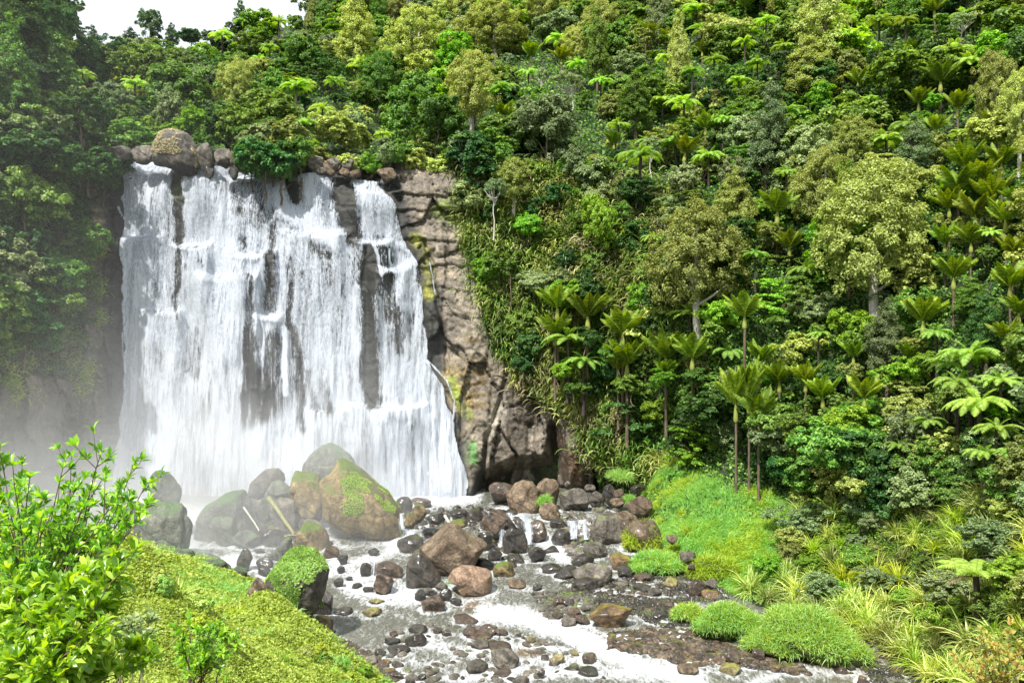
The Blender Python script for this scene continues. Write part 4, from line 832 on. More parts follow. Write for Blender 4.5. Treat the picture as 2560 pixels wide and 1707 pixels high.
Z6B = [ # bbox z6, material, Y, label
 ((790,165,1160,430), 'rock_mist', 86, 'grey-green domed boulder at the back, against the foot of the fall', dict(outline=[(-.98,.9),(-.95,.1),(-.7,-.45),(-.25,-.9),(.0,-1),(.35,-.8),(.8,-.35),(1,.1),(1,.9)])),
 ((400,345,655,540), 'rock_grey', 78.5, 'grey boulder topmost at the left of the mossy pile', dict(outline=[(-1,.9),(-.85,.1),(-.35,-.6),(.0,-.95),(.6,-1),(.95,-.6),(1,-.1),(.6,.2),(.3,.9)])),
 ((520,430,720,620), 'rock_mist', 77, 'greenish dark boulder under the topmost grey one of the pile', {}),
 ((690,360,905,620), 'rock_moss', 76, 'tan and green blocky boulder left of the huge mossy boulder', dict(rock_kw=dict(box=1))),
 ((740,440,960,700), 'rock_moss', 75, 'ochre boulder squeezed against the left side of the huge mossy boulder', {}),
 ((30,500,440,910), 'rock_mist', 73, 'large dark rounded boulder half lost in the mist', dict(outline=[(-1,.5),(-.95,.0),(-.6,-.5),(0,-.9),(.6,-1),(.9,-.6),(1,.3),(.9,1),(-.6,1)])),
 ((400,600,550,765), 'rock_mist', 73.5, 'pale green rounded boulder above the leaning thin log', {}),
 ((475,545,600,700), 'rock_mist', 75.5, 'small upright boulder behind the pale green one', {}),
 ((565,560,735,770), 'rock_grey', 73.5, 'brown boulder behind the mossy leaning log', {}),
 ((480,765,685,930), 'rock_wet', 71, 'dark boulder at the foot of the mossy leaning log', {}),
 ((300,780,495,940), 'rock_mist', 70.5, 'misty boulder left of the dark one below the logs', {}),
 ((130,690,330,900), 'rock_mist', 71, 'faint boulder in the mist in front of the large dark one', {}),
 ((555,830,712,1000), 'rock_mist', None, 'smooth pale green wedge boulder above the front mossy boulder', dict(outline=[(-1,.5),(-.3,-.2),(.5,-1),(.9,-.9),(1,-.2),(.7,.6),(.1,1)])),
 ((715,730,970,970), 'rock_moss', 70, 'brown mossy boulder below the huge mossy boulder', {}),
 ((325,910,430,1080), 'rock_wet', None, 'tall dark boulder in the misty left channel', {}),
 ((440,910,525,950), 'rock_wet', None, 'flat wet boulder in the left channel', {}),
 ((460,970,580,1060), 'rock_wet', None, 'wet boulder parting the white water left of the mossy boulder', {}),
 ((470,1035,560,1115), 'rock_wet', None, 'dark wet boulder just left of the front mossy boulder', {}),
 ((250,1040,400,1140), 'rock_mist', 57, 'misty dark boulder on the left shore above the grass', {}),
 ((60,985,240,1080), 'rock_mist', 58, 'low misty boulder at the left shore of the channel', {}),
 ((930,890,1050,1020), 'rock_brown', 67.5, 'brown block boulder between the two mossy boulders', dict(rock_kw=dict(box=1))),
 ((1040,955,1110,1030), 'rock_wet', None, 'rounded wet boulder right of the brown block', {}), ((1255,908,1336,966), 'rock_wet', None, 'small round boulder under the huge mossy boulder', {}),
 ((395,1120,565,1300), 'rock_tan', 47, 'pale flat-faced wedge boulder left of the front mossy boulder', dict(outline=[(-1,.2),(-.5,-.7),(-.2,-1),(.5,-.5),(.9,.3),(1,1),(.2,.8),(-.4,.9)])),
 ((870,1205,1002,1390), 'rock_wet', None, 'dark wet block right of the front mossy boulder', dict(rock_kw=dict(box=1))),
 ((1450,542,1572,655), 'rock_wet', None, 'dark green boulder touching the right tip of the huge mossy one', {}), ((1565,548,1705,625), 'rock_brown', None, 'brown boulder at the pool edge', {}), ((1580,598,1672,720), 'rock_moss', 71.5, 'green topped upright slab beside the cascade', {}),
 ((1512,652,1612,760), 'rock_moss', 71, 'mossy slanting boulder left of the upright slab', {}), ((1678,658,1802,760), 'rock_wet', None, 'dark boulder with mossy crown in the first cascade', {}), ((1642,758,1792,835), 'rock_wet', None, 'dark boulder above the central tan boulder', {}), ((1508,645,1570,690), 'rock_wet', None, 'small black boulder beside the cascade', {}),
 ((1840,628,1960,712), 'rock_wet', None, 'dark ledge boulder at the pool outlet', {}), ((1940,630,2075,722), 'rock_wet', None, 'dark ledge boulder right of the pool outlet', {}), ((2065,635,2252,795), 'rock_brown', 71.5, 'dark brown split boulder at the pool outlet', dict(rock_kw=dict(box=1))),
 ((2028,790,2140,930), 'rock_wet', None, 'steep dark boulder right of the central tan boulder', {}), ((2110,908,2212,1002), 'rock_wet', None, 'mossy dark boulder behind the green topped one', {}), ((2148,1004,2300,1118), 'rock_moss', None, 'green topped rounded boulder right of the pink one', {}),
 ((1464,822,1650,945), 'rock_wet', None, 'cracked dark boulder left of the central tan boulder', {}),
 ((1525,915,1775,1195), 'rock_wet', None, 'dark wet boulder under the left side of the central tan boulder', dict(outline=[(-1,.8),(-.9,-.2),(-.5,-.9),(-.2,-1),(.3,-.4),(1,.4),(.9,.8),(.1,1)])),
 ((2000,980,2152,1125), 'rock_wet', 64.5, 'dark boulder behind the pink one', {}),
 ((1298,1083,1432,1235), 'rock_brown', None, 'upright dark brown block in the white rapids', dict(rock_kw=dict(box=1))), ((1305,1000,1500,1150), 'rock_brown', 62.5, 'rounded brown boulder behind the upright block', {}), ((1198,1008,1275,1118), 'rock_wet', None, 'dark boulder left of the brown rounded one', {}),
 ((1632,1243,1805,1366), 'rock_brown', None, 'round brown boulder with dark wet foot in the pool', {}), ((1588,1203,1668,1290), 'rock_wet', None, 'small dark boulder left behind the round one', {}), ((1658,1188,1752,1255), 'rock_grey', None, 'grey boulder behind the round one', {}), ((1732,1153,1822,1212), 'rock_grey', None, 'pale stone touching the left of the pink boulder', {}), ((1762,1195,1852,1292), 'rock_wet', None, 'dark stone under the grass tuft', {}), ((1842,1262,1925,1316), 'rock_wet', None, 'dark stone below the pink boulder', {}),
 ((1010,1325,1142,1384), 'rock_wet', None, 'flat dark boulder at the calm pool left', {}), ((1210,1338,1352,1402), 'rock_yellow', None, 'flat yellowish boulder in the calm pool', {}), ((1258,1268,1375,1312), 'rock_yellow', None, 'low boulder with yellow moss in the rapids', {}),
 ((780,1388,1002,1548), 'rock_orange', None, 'orange moss topped boulder at the left shore', {}), ((728,1352,835,1470), 'rock_orange', 50, 'orange streaked boulder on the left shore', {}),
 ((1008,1123,1082,1185), 'rock_wet', None, 'small dark boulder in the left rapids', {}), ((1032,1033,1088,1088), 'rock_wet', None, 'small greenish boulder at the head of the left rapids', {}), ((1138,1153,1212,1202), 'rock_wet', None, 'low dark boulder in the middle of the left rapids', {}), ((1216,1183,1292,1228), 'rock_wet', None, 'small pyramid boulder in the left rapids', {}), ((1095,1110,1145,1140), 'rock_wet', None, 'tiny dark boulder in the foam', {}),
 ((1840,700,1960,765), 'rock_moss', None, 'small yellow-mossed boulder behind the tan one', {}), ((1640,640,1700,665), 'rock_wet', None, 'small flat boulder by the upright slab', {})]
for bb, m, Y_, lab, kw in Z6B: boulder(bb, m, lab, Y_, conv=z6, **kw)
HB = boulder((905,268,1512,870), 'rock_moss', 'huge green and tan pyramid shaped mossy boulder in front of the fall', 74, k=6, conv=z6, depth=.9, seed=77, sinkf=.0,
    outline=[(-.88,.1),(-.95,-.45),(-.72,-.62),(-.5,-.98),(-.3,-.9),(.0,-.68),(.35,-.35),(.6,-.15),(.85,.2),(1,.5),(.97,.85),(.75,1),(.4,.95),(.05,.75),(-.15,.9),(-.45,.7),(-.7,.55),(-.88,.4)], rock_kw=dict(rough=.07, planes=9, sharp=16))
HO = boulder((530,903,968,1400), 'rock_grey', 'front mossy boulder with leafy green coat at the left shore', 50.5, k=6, conv=z6, depth=.9, seed=78, sinkf=.0,
    outline=[(-.95,.5),(-1,.0),(-.7,-.45),(-.3,-.85),(.1,-1),(.5,-.9),(.85,-.6),(1,-.3),(.9,.2),(.75,.6),(.4,1),(-.3,1),(-.7,.8)], rock_kw=dict(rough=.08))
HV = boulder((1613,730,2098,1118), 'rock_tan', 'large angular tan boulder in the middle of the rapids', None, k=6, conv=z6, seed=79, sinkf=.0,
    outline=[(-1,.0),(-.6,-.5),(-.15,-.98),(.1,-.92),(.5,-.55),(.9,-.35),(1,-.2),(.8,.2),(.65,.55),(.3,.75),(.05,1),(-.3,.85),(-.65,.5),(-.95,.2)], rock_kw=dict(rough=.06, planes=9, sharp=20))
HX = boulder((1823,1036,2138,1256), 'rock_pink', 'smooth pinkish boulder in front of the angular tan one', None, k=6, conv=z6, seed=80, sinkf=.05,
    outline=[(-1,-.2),(-.75,-.75),(-.4,-1),(.1,-.98),(.75,-.8),(.98,-.5),(1,.2),(.92,.85),(.4,1),(-.3,.9),(-.55,.5),(-.6,.1)], rock_kw=dict(rough=.045, planes=8, sharp=20))
Z7B = [((830,335,1010,490), 'rock_brown', 'dark brown ledge boulder above the middle cascade'), ((1005,385,1132,495), 'rock_wet', 'dark boulder at the brink of the middle cascade'), ((978,460,1142,645), 'rock_wet', 'dark slanting boulder with mossy face beside the middle cascade'),
 ((1150,588,1272,700), 'rock_wet', 'rounded dark boulder below the middle cascade'), ((1003,640,1122,708), 'rock_wet', 'low dark boulder below the slanting mossy one'),
 ((1012,808,1137,878), 'rock_tan', 'orange-brown rounded boulder alone in the calm water'), ((1178,840,1248,888), 'rock_wet', 'small dark stone right of the orange-brown boulder'),
 ((1150,413,1278,560), 'rock_brown', 'dark smooth boulder between the middle and right cascades'), ((1298,388,1412,465), 'rock_wet', 'dark boulder at the top of the right cascade'), ((1308,468,1442,586), 'rock_wet', 'two toned boulder parting the right cascade'),
 ((1255,583,1362,636), 'rock_wet', 'low boulder in the foam below the right cascade'),
 ((1448,638,1602,725), 'rock_wet', 'black smooth boulder left of the orange one'), ((1708,640,1852,748), 'rock_orange', 'orange topped boulder below the striped one'), ((1448,708,1722,858), 'rock_grey', 'long pale boulder leaning over darker stones'), ((1446,798,1662,890), 'rock_wet', 'knobbly dark boulder under the long pale one'), ((1328,718,1502,815), 'rock_wet', 'dark mossy boulder left of the long pale one'),
 ((1758,720,1882,808), 'rock_wet', 'dark split boulder under the grassy shore'), ((1872,763,2012,834), 'rock_brown', 'brown wedge boulder by the muddy pool'), ((1238,698,1402,775), 'rock_wet', 'low ribbed boulder in the ripples'),
 ((2258,818,2360,930), 'rock_brown', 'large wet rounded boulder by the muddy pool'), ((2068,803,2172,874), 'rock_yellow', 'tan rounded boulder by the muddy pool'), ((1868,843,1982,900), 'rock_wet', 'flat dark boulder left in the muddy pool'), ((1958,868,2062,935), 'rock_grey', 'grey domed boulder right in the muddy pool'),
 ((1422,1008,1522,1085), 'rock_tan', 'smooth pink boulder in the cobble cluster'), ((1378,1068,1477,1134), 'rock_grey', 'oval grey boulder at the foot of the cobble cluster'), ((1468,1048,1572,1124), 'rock_brown', 'brown boulder beside the smooth pink one'), ((1313,1028,1387,1088), 'rock_brown', 'brown boulder at the left of the cobble cluster'), ((1318,940,1392,1003), 'rock_brown', 'oblong boulder at the top of the cobble cluster'), ((1388,943,1462,1003), 'rock_wet', 'dark oval boulder topping the cobble cluster'), ((1508,978,1572,1045), 'rock_grey', 'grey boulder at the right of the cobble cluster'),
 ((638,1058,806,1114), 'rock_brown', 'flat knobbly boulder in the quiet middle water'), ((328,1118,462,1184), 'rock_wet', 'dark flat boulder at the end of the calm pool'), ((498,1138,562,1184), 'rock_brown', 'small round boulder right of the dark flat one'), ((558,1153,622,1203), 'rock_brown', 'small mossy boulder in the lower rapids'), ((308,1183,454,1266), 'rock_wet', 'oval boulder with olive moss in the lower rapids'), ((186,1258,344,1326), 'rock_wet', 'long dark mossy boulder in the lower left rapids'), ((168,1208,274,1254), 'rock_wet', 'flat grey boulder in the lower left rapids'),
 ((698,1138,812,1206), 'rock_brown', 'stacked brown boulder above the long flat one'), ((718,1173,907,1225), 'rock_brown', 'long flat brown boulder in the lower rapids'), ((813,1123,942,1195), 'rock_brown', 'brown boulder behind the long flat one'), ((918,1148,1012,1200), 'rock_brown', 'brown boulder right of the long flat one'), ((758,1218,882,1296), 'rock_grey', 'grey rounded boulder below the long flat one'), ((868,1238,1037,1304), 'rock_brown', 'broad brown boulder in the lower rapids'), ((898,1283,1084,1432), 'rock_grey', 'big grey peaked boulder in the lower rapids'),
 ((728,1363,873,1462), 'rock_grey', 'round dark grey boulder near the bottom edge of the river'), ((908,1428,1033,1484), 'rock_brown', 'brown wedge below the grey peaked boulder'), ((1038,1478,1155,1540), 'rock_grey', 'pale boulder cut by the bottom edge'), ((1208,1423,1267,1484), 'rock_wet', 'small dark pointed stone in the lower foam'), ((1518,1313,1613,1390), 'rock_brown', 'square brown boulder in the lower white water'), ((1488,1413,1623,1480), 'rock_wet', 'dark block in the lower white water'), ((1128,1198,1204,1244), 'rock_yellow', 'small mossy yellow stone in the foam'),
 ((18,1338,122,1405), 'rock_grey', 'pale boulder on the left shore above the green mound'), ((100,1290,180,1340), 'rock_wet', 'dark boulder on the lower left shore'), ((215,1360,300,1420), 'rock_grey', 'grey rounded boulder off the left shore'), ((225,1450,300,1500), 'rock_wet', 'dark rounded stone off the tip of the green mound'), ((395,1455,455,1500), 'rock_wet', 'small stone near the bottom left of the river'), ((310,1478,375,1530), 'rock_grey', 'grey stone cut by the bottom edge beside the mound'), ((1440,1300,1500,1345), 'rock_yellow', 'yellow-brown stone in the lower shallows'), ((1290,1325,1400,1390), 'rock_yellow', 'flat yellowish slab in the lower shallows')]
for bb, m, lab in Z7B: boulder(bb, m, lab, None, conv=z7)
Z7C = [((885,143,1082,275), 'rock_brown', 84, 'brown boulder left of the big pale one at the pool', {}), ((998,132,1235,368), 'rock_tan', 81, 'big pale brown ribbed boulder at the pool edge', dict(k=5, outline=[(-1,-.1),(-.5,-.8),(.0,-1),(.5,-.9),(.9,-.4),(1,.4),(.6,1),(-.3,.95),(-.8,.5)])), ((1195,122,1362,305), 'rock_tan', 82, 'tan boulder behind the big pale ribbed one', {}), ((1225,285,1362,405), 'rock_tan', None, 'striped brown boulder in front of the big pale ribbed one', {}),
 ((1362,188,1562,350), 'rock_grey', None, 'grey-brown box shaped boulder right of the pale ones', dict(rock_kw=dict(box=1))), ((1568,208,1672,322), 'rock_grey', None, 'grey rounded boulder right of the box shaped one', {}), ((1658,158,1752,292), 'rock_wet', 82, 'dark upright boulder below the rock face', {}), ((1732,193,1808,258), 'rock_tan', 81, 'small tan boulder on top of another', {}), ((1708,248,1812,315), 'rock_tan', 79, 'small tan boulder underneath another', {}), ((1815,238,1995,375), 'rock_tan', 78, 'tan sloping boulder at the edge of the bright grass', {}),
 ((1578,372,1802,610), 'rock_grey', 71.5, 'big pale grey boulder beside the right cascade', dict(k=5)), ((1715,348,1902,455), 'rock_tan', 75, 'brown boulder behind the big pale grey one', {}), ((1795,400,2055,650), 'rock_brown', 69.5, 'dark boulder with a cap of yellow-green grass', dict(k=5)), ((1770,410,1860,560), 'rock_brown', 71.5, 'brown boulder between the big grey and grass capped ones', {}),
 ((1528,558,1682,665), 'rock_grey', None, 'grey and white striped boulder below the big grey one', {}), ((1570,985,1852,1158), 'rock_orange', None, 'big brown boulder with yellow moss on its shoulder', dict(k=5)), ((2170,1388,2312,1465), 'rock_tan', None, 'flat tan boulder near the lower right water', {}), ((1535,160,1610,210), 'rock_grey', 84, 'small grey boulder at the back below the rock face', {}), ((1395,140,1440,180), 'rock_grey', 86, 'small round boulder at the far end of the pool', {}), ((1850,160,1950,225), 'rock_wet', 83, 'dark boulder below the steep straps', {}),
 ((2090,505,2170,560), 'rock_tan', 66, 'flat tan stone poking out of the bright grass', {}), ((2190,620,2300,700), 'rock_grey', 63, 'grey boulder at the lower edge of the bright grass', {}), ((2240,700,2290,740), 'rock_tan', 61, 'small tan stone below the bright grass', {})]
for bb, m, Y_, lab, kw in Z7C: boulder(bb, m, lab, Y_, conv=z7, **kw)
ZAB = [((1598,1253,1728,1395), 'rock_brown', 'round dark boulder left of the straw tipped mound'), ((1848,1228,1972,1355), 'rock_brown', 'dark faceted boulder under the grassy mound'), ((1588,1213,1712,1285), 'rock_brown', 'rounded boulder behind the round dark one'), ((1388,1213,1502,1295), 'rock_brown', 'dark grey domed boulder on the cobble bar'), ((1538,1393,1758,1492), 'rock_yellow', 'flat yellow boulder at the lower edge of the bar'), ((1128,1378,1325,1484), 'rock_tan', 'broad tan boulder at the tip of the cobble bar'), ((2200,1418,2292,1484), 'rock_tan', 'tan stone right under the grassy mound'), ((2026,1388,2124,1452), 'rock_orange', 'orange tinted stone under the grassy mound'),
 ((1218,588,1382,725), 'rock_brown', 'tall wet boulder at the right of the muddy pool'), ((1378,558,1515,675), 'rock_grey', 'grey wet boulder against the grassy shore'), ((1362,668,1525,762), 'rock_orange', 'orange brown wedge boulder by the grassy shore'), ((1035,560,1115,640), 'rock_yellow', 'tan green boulder at the back of the muddy pool'), ((890,860,1040,960), 'rock_wet', 'dark slanting boulder in the black cobbles'), ((1050,890,1150,960), 'rock_wet', 'dark boulder beside the small grass hump'), ((690,820,800,880), 'rock_wet', 'flat dark boulder behind the yellow mossed one'), ((1165,600,1240,660), 'rock_wet', 'dark stone between the pool boulders'), ((510,1110,640,1170), 'rock_tan', 'tan slab on the upper cobble bar'), ((500,1190,620,1250), 'rock_brown', 'brown slab on the left of the cobble bar'), ((960,1200,1060,1260), 'rock_tan', 'tan wedge in the middle of the cobble bar'), ((1840,1330,1870,1370), 'rock_wet', 'small black stone under the mound')]
for bb, m, lab in ZAB: boulder(bb, m, lab, None, conv=za)
rp = np.random.default_rng(909); PILE = [(430,560),(900,520),(960,720),(1000,960),(820,980),(700,900),(330,930),(250,860)]; c_ = 0
while c_ < 30:
    a, b_ = rp.uniform(230, 1000), rp.uniform(520, 980)
    if not inpoly(np.array([a]), np.array([b_]), PILE)[0]: continue
    s = rp.uniform(70, 130); Yq_ = 77.5 - (b_ - 520) / 460 * 7.5
    boulder((a - s * .6, b_ - s * .5, a + s * .6, b_ + s * .5), str(rp.choice(['rock_wet', 'rock_brown', 'rock_mist', 'rock_grey', 'rock_moss'])), 'dark boulder wedged in the gaps of the mossy boulder pile', Yq_, conv=z6, k=4, seed=900 + c_, group='boulders wedged in the pile'); c_ += 1
# boulders at the lip
def zl(x, y): return (x * .2194, y * .2194)
def zr(x, y): return (280 + x * .10714, 152 + y * .10714)
for bb, m, lab, cv, ol in [((485,662,605,735), 'rock_grey', 'grey boulder at the far left end of the waterfall lip', zl, None), ((605,662,715,740), 'rock_grey', 'slanting grey boulder left of the largest lip boulder', zl, None),
  ((703,588,908,770), 'rock_grey', 'largest boulder on the waterfall lip with rusty plants on top', zl, [(-1,.6),(-.95,-.3),(-.7,-.85),(-.1,-1),(.5,-.8),(.85,-.2),(1,.5),(.8,1),(.2,.95),(-.5,.7)]), ((895,650,975,760), 'rock_grey', 'brown boulder right behind the largest lip boulder', zl, None), ((978,672,1068,752), 'rock_grey', 'pale pointed boulder on the lip', zl, None), ((1038,688,1105,750), 'rock_tan', 'rounded tan boulder on the lip', zl, None), ((1085,688,1155,750), 'rock_brown', 'brown boulder shaded by the lip bush', zl, None),
  ((930,742,975,812), 'rock_wet', 'dark wet rock left of the little upper fall', zl, None), ((1048,742,1088,812), 'rock_wet', 'dark wet rock right of the little upper fall', zl, None),
  ((262,33,412,175), 'rock_grey', 'rounded grey boulder at the left of the right lip cluster', zr, None), ((398,78,522,212), 'rock_tan', 'upright tan boulder in the right lip cluster', zr, None), ((438,55,575,160), 'rock_grey', 'grey boulder behind the upright tan one', zr, None), ((568,56,690,165), 'rock_grey', 'speckled grey boulder topping the right lip cluster', zr, None), ((512,113,572,170), 'rock_tan', 'smallest tan stone of the right lip cluster', zr, None), ((553,138,660,225), 'rock_tan', 'round pale boulder in front of the right lip cluster', zr, None), ((648,163,755,240), 'rock_tan', 'low pink-tan boulder at the right of the lip cluster', zr, None), ((325,148,460,212), 'rock_grey', 'flat grey boulder low in the right lip cluster', zr, None), ((905,148,1085,270), 'rock_tan', 'smooth tan hooded boulder beside the tan cliff', zr, None)]:
    boulder(bb, m, lab, 94.6 if cv is zl else 95.2, conv=cv, outline=ol, k=5 if ol else 4, depth=.8, group='boulders on the waterfall lip')
# left misty boulders across the channel
for bb, lab in [((150,470,180,512), 'misty dark boulder behind the foreground bush tips'), ((138,500,186,545), 'large faint boulder in the mist left of the channel'), ((168,512,192,548), 'small faint boulder beside the left channel'), ((118,500,150,540), 'faint boulder at the far left in the mist'), ((190,553,222,580), 'grey misty boulder at the bend of the left channel')]:
    boulder(bb, 'rock_mist', lab, 66 if bb[1] > 490 else 72, conv=None)
boulder((190, 588, 212, 606), 'rock_grey', 'grey tan stone lying in the grass behind the near mound', 49, conv=None)
boulder((243, 600, 262, 612), 'rock_tan', 'small pale stone in the grass left of the front mossy boulder', 46.5, conv=None)
for bb_, lb_, Yb_ in [((148,540,172,560), 'misty boulder at the top of the left shore grass', 64), ((168,548,196,566), 'low misty boulder left of the wide channel', 62), ((205,562,232,580), 'dark misty boulder at the lower edge of the left shore grass', 58.5)]: boulder(bb_, 'rock_mist', lb_, Yb_, conv=None)
# wet cobbles: small stones in the river, one after another
def cobble_zone(n, poly, smin, smax, mats, lab, seed, parts_k=3):
    r = np.random.default_rng(seed); xs = [p[0] for p in poly]; ys = [p[1] for p in poly]; c = 0
    while c < n:
        x_, y_ = r.uniform(min(xs), max(xs)), r.uniform(min(ys), max(ys))
        if not inpoly(np.array([x_]), np.array([y_]), poly)[0]: continue
        s = smin * (smax / smin) ** (r.random() ** 1.6); Yd = float(Yw(y_)); pos = W(x_, y_, Yd)
        me = COB[r.integers(len(COB))]; o = obj('river_stone', me, loc=pos - np.array([0, 0, .42 * s])); o.scale = (s * r.uniform(.8, 1.35), s * r.uniform(.8, 1.1), s * r.uniform(.5, .85)); o.rotation_euler = (r.normal() * .15, r.normal() * .15, r.uniform(0, 6.28))
        STONES.append((o, s * .5)); m = mats[r.integers(len(mats))]; o.material_slots[0].link = 'OBJECT'; o.material_slots[0].material = M[m]
        tag(o, lab, 'stone', 'loose stones in the river'); c += 1
COB = []
for i in range(12):
    P_, Fq = rock_shape(3, 500 + i, planes=9, rough=.08, box=1 if i % 3 == 0 else 0); COB.append(mesh('river_stone', P_ * .5 + np.array([0, 0, .5]), Fq, M['rock_wet']))
BARQ = [za(*p) for p in [(480,1080),(900,1050),(1280,1060),(1560,1180),(1900,1300),(2300,1380),(2400,1480),(1700,1400),(1200,1400),(900,1290),(480,1260)]]
BLACK = [za(*p) for p in [(380,700),(1000,760),(1300,760),(1300,1000),(1000,1030),(700,900),(640,820),(300,820)]]
MUD = [za(*p) for p in [(0,560),(560,560),(1000,480),(1500,520),(1650,740),(1300,800),(1000,720),(500,700),(0,760)]]
cobble_zone(100, BARQ, .4, .85, ['rock_tan', 'rock_brown', 'rock_brown', 'rock_grey', 'rock_wet'], 'small tan and brown stone on the cobble bar in the lower right of the river', 101)
cobble_zone(62, BLACK, .35, .9, ['rock_wet', 'rock_wet', 'rock_brown'], 'small black wet stone among the cobbles left of the grassy mounds', 102)
cobble_zone(34, MUD, .4, .95, ['rock_wet', 'rock_brown', 'rock_grey'], 'dark wet stone around the shallow muddy pool', 103)
cobble_zone(22, [z7(*p) for p in [(1200,930),(1560,930),(1560,1120),(1250,1050)]], .3, .7, ['rock_brown', 'rock_grey', 'rock_wet'], 'small rounded stone in the cobble cluster beside the white current', 104)
cobble_zone(34, [z7(*p) for p in [(500,1150),(1100,1120),(1500,1330),(1700,1500),(900,1500),(300,1500),(60,1350),(200,1180)]], .3, .85, ['rock_wet', 'rock_brown', 'rock_grey'], 'stone standing in the white water of the lower rapids', 105)
cobble_zone(26, [z6(*p) for p in [(1620,620),(2280,620),(2280,1000),(2100,820),(1640,760)]], .5, 1.3, ['rock_wet', 'rock_wet', 'rock_brown'], 'dark stone in the ledge below the plunge pool', 106)
cobble_zone(22, [z7(*p) for p in [(1390,330),(1700,320),(1720,420),(1560,560),(1420,640),(1380,480)]], .4, .9, ['rock_wet', 'rock_grey', 'rock_brown'], 'stone heaped beside the right cascade', 107)
def stuff_stones(n, poly, smin, smax, mat, name, label, seed, surf=None):
    r = np.random.default_rng(seed); xs = [p[0] for p in poly]; ys = [p[1] for p in poly]
    x_ = r.uniform(min(xs), max(xs), n * 3); y_ = r.uniform(min(ys), max(ys), n * 3); ok = inpoly(x_, y_, poly); x_, y_ = x_[ok][:n], y_[ok][:n]
    V0, F0 = rock_shape(2, seed, planes=7, rough=.1); Vs = []; Fs = []
    for i, (a, b) in enumerate(zip(x_, y_)):
        Yd = float(Yw(b)) if surf is None else surf; s = r.uniform(smin, smax); an = r.uniform(0, 6.28); ca, sa = math.cos(an), math.sin(an)
        q = V0 * np.array([s * r.uniform(.7, 1.3), s, s * .7]) * .5; q = np.stack([q[:, 0] * ca - q[:, 1] * sa, q[:, 0] * sa + q[:, 1] * ca, q[:, 2]], 1)
        Vs.append(q + W(a, b, Yd)); Fs.append(F0 + i * len(V0))
    o = obj(name, mesh(name, np.concatenate(Vs) + np.array([0, 0, 2.6]), np.concatenate(Fs), M[mat]), loc=(0, 0, -2.6)); tag(o, label, kind='stuff')
stuff_stones(420, BARQ, .2, .5, 'rock_brown', 'gravel', 'brown gravel between the stones of the cobble bar', 201)
stuff_stones(380, BARQ, .2, .5, 'rock_tan', 'gravel', 'paler tan gravel between the stones of the cobble bar', 211)
stuff_stones(420, BARQ, .18, .45, 'rock_wet', 'gravel', 'dark wet gravel between the stones of the cobble bar', 221)
stuff_stones(260, [z7(*p) for p in [(1180,900),(1560,900),(1700,1000),(1560,1120),(1250,1060)]], .2, .5, 'rock_grey', 'gravel', 'grey gravel of the cobble cluster beside the white current', 231)
stuff_stones(130, [z7(*p) for p in [(350,1120),(1100,1120),(1500,1330),(1700,1520),(800,1520),(200,1500),(60,1300)]], .2, .55, 'rock_grey', 'gravel', 'grey gravel showing through the lower rapids', 232)
stuff_stones(200, [z7(*p) for p in [(1300,330),(1800,330),(1800,420),(1620,640),(1420,680),(1380,480)]], .3, .8, 'rock_grey', 'gravel', 'grey rubble round the right cascade', 233)
stuff_stones(160, [z6(*p) for p in [(1560,620),(2280,620),(2280,1050),(2100,900),(1600,900)]], .3, 1.0, 'rock_wet', 'gravel', 'black rubble in the ledge below the plunge pool', 234)
stuff_stones(900, BLACK + [], .14, .4, 'rock_wet', 'gravel', 'black wet gravel left of the grassy mounds', 202)
stuff_stones(700, MUD, .12, .45, 'rock_wet', 'gravel', 'dark gravel round the muddy pool', 203)
stuff_stones(300, [z6(*p) for p in [(740,1470),(1000,1500),(1060,1560),(1250,1640),(1500,1850),(1350,1860),(900,1680),(740,1600)]], .15, .5, 'rock_brown', 'gravel', 'mixed gravel along the left shore', 204)
stuff_stones(260, [(850,655),(905,660),(940,690),(880,690)], .12, .4, 'rock_wet', 'gravel', 'wet gravel at the lower right water edge', 205)
cobble_zone(20, [(820,640),(870,640),(905,660),(935,690),(860,690),(830,660)], .3, .8, ['rock_wet', 'rock_brown', 'rock_orange'], 'dark stone at the water edge below the lower right bank', 108)
cobble_zone(26, [z6(*p) for p in [(760,1500),(1000,1520),(1120,1600),(1400,1700),(1500,1850),(1300,1860),(1000,1700),(760,1640)]], .35, .9, ['rock_grey', 'rock_brown', 'rock_orange', 'rock_wet'], 'stone along the left shore below the orange mossed boulder', 109)

# leaning logs
def log(p0, p1, Y0, Y1, r0, r1, mat, lab):
    a, b = W(*p0, Y0), W(*p1, Y1); g = Geo(); t = np.linspace(0, 1, 7)[:, None]; pts = a + (b - a) * t + rng.normal(size=(7, 3)) * .03
    g.tube(pts - a, np.linspace(r0, r1, 7), 8); o = obj('log', g.mesh('log', M[mat]), loc=a); tag(o, lab, 'log')
M['mosslog'] = bark('mossy_log', (.10, .10, .04), (.30, .30, .14))
log(z6(545, 548), z6(728, 810), 72.6, 70.0, .20, .13, 'mosslog', 'thick greenish log leaning down the front of the boulder pile')
log(z6(372, 620), z6(480, 785), 71.2, 70.0, .09, .06, 'barkpale', 'thin pale log leaning in the mist left of the thick one')
log(z6(655, 822), z6(745, 815), 69.2, 69.0, .08, .07, 'mosslog', 'short log lying level at the foot of the leaning one')
log(z7(580, 378), z7(618, 432), 72.5, 71, .13, .09, 'barkpale', 'broken pale stump of wood behind the angular tan boulder')

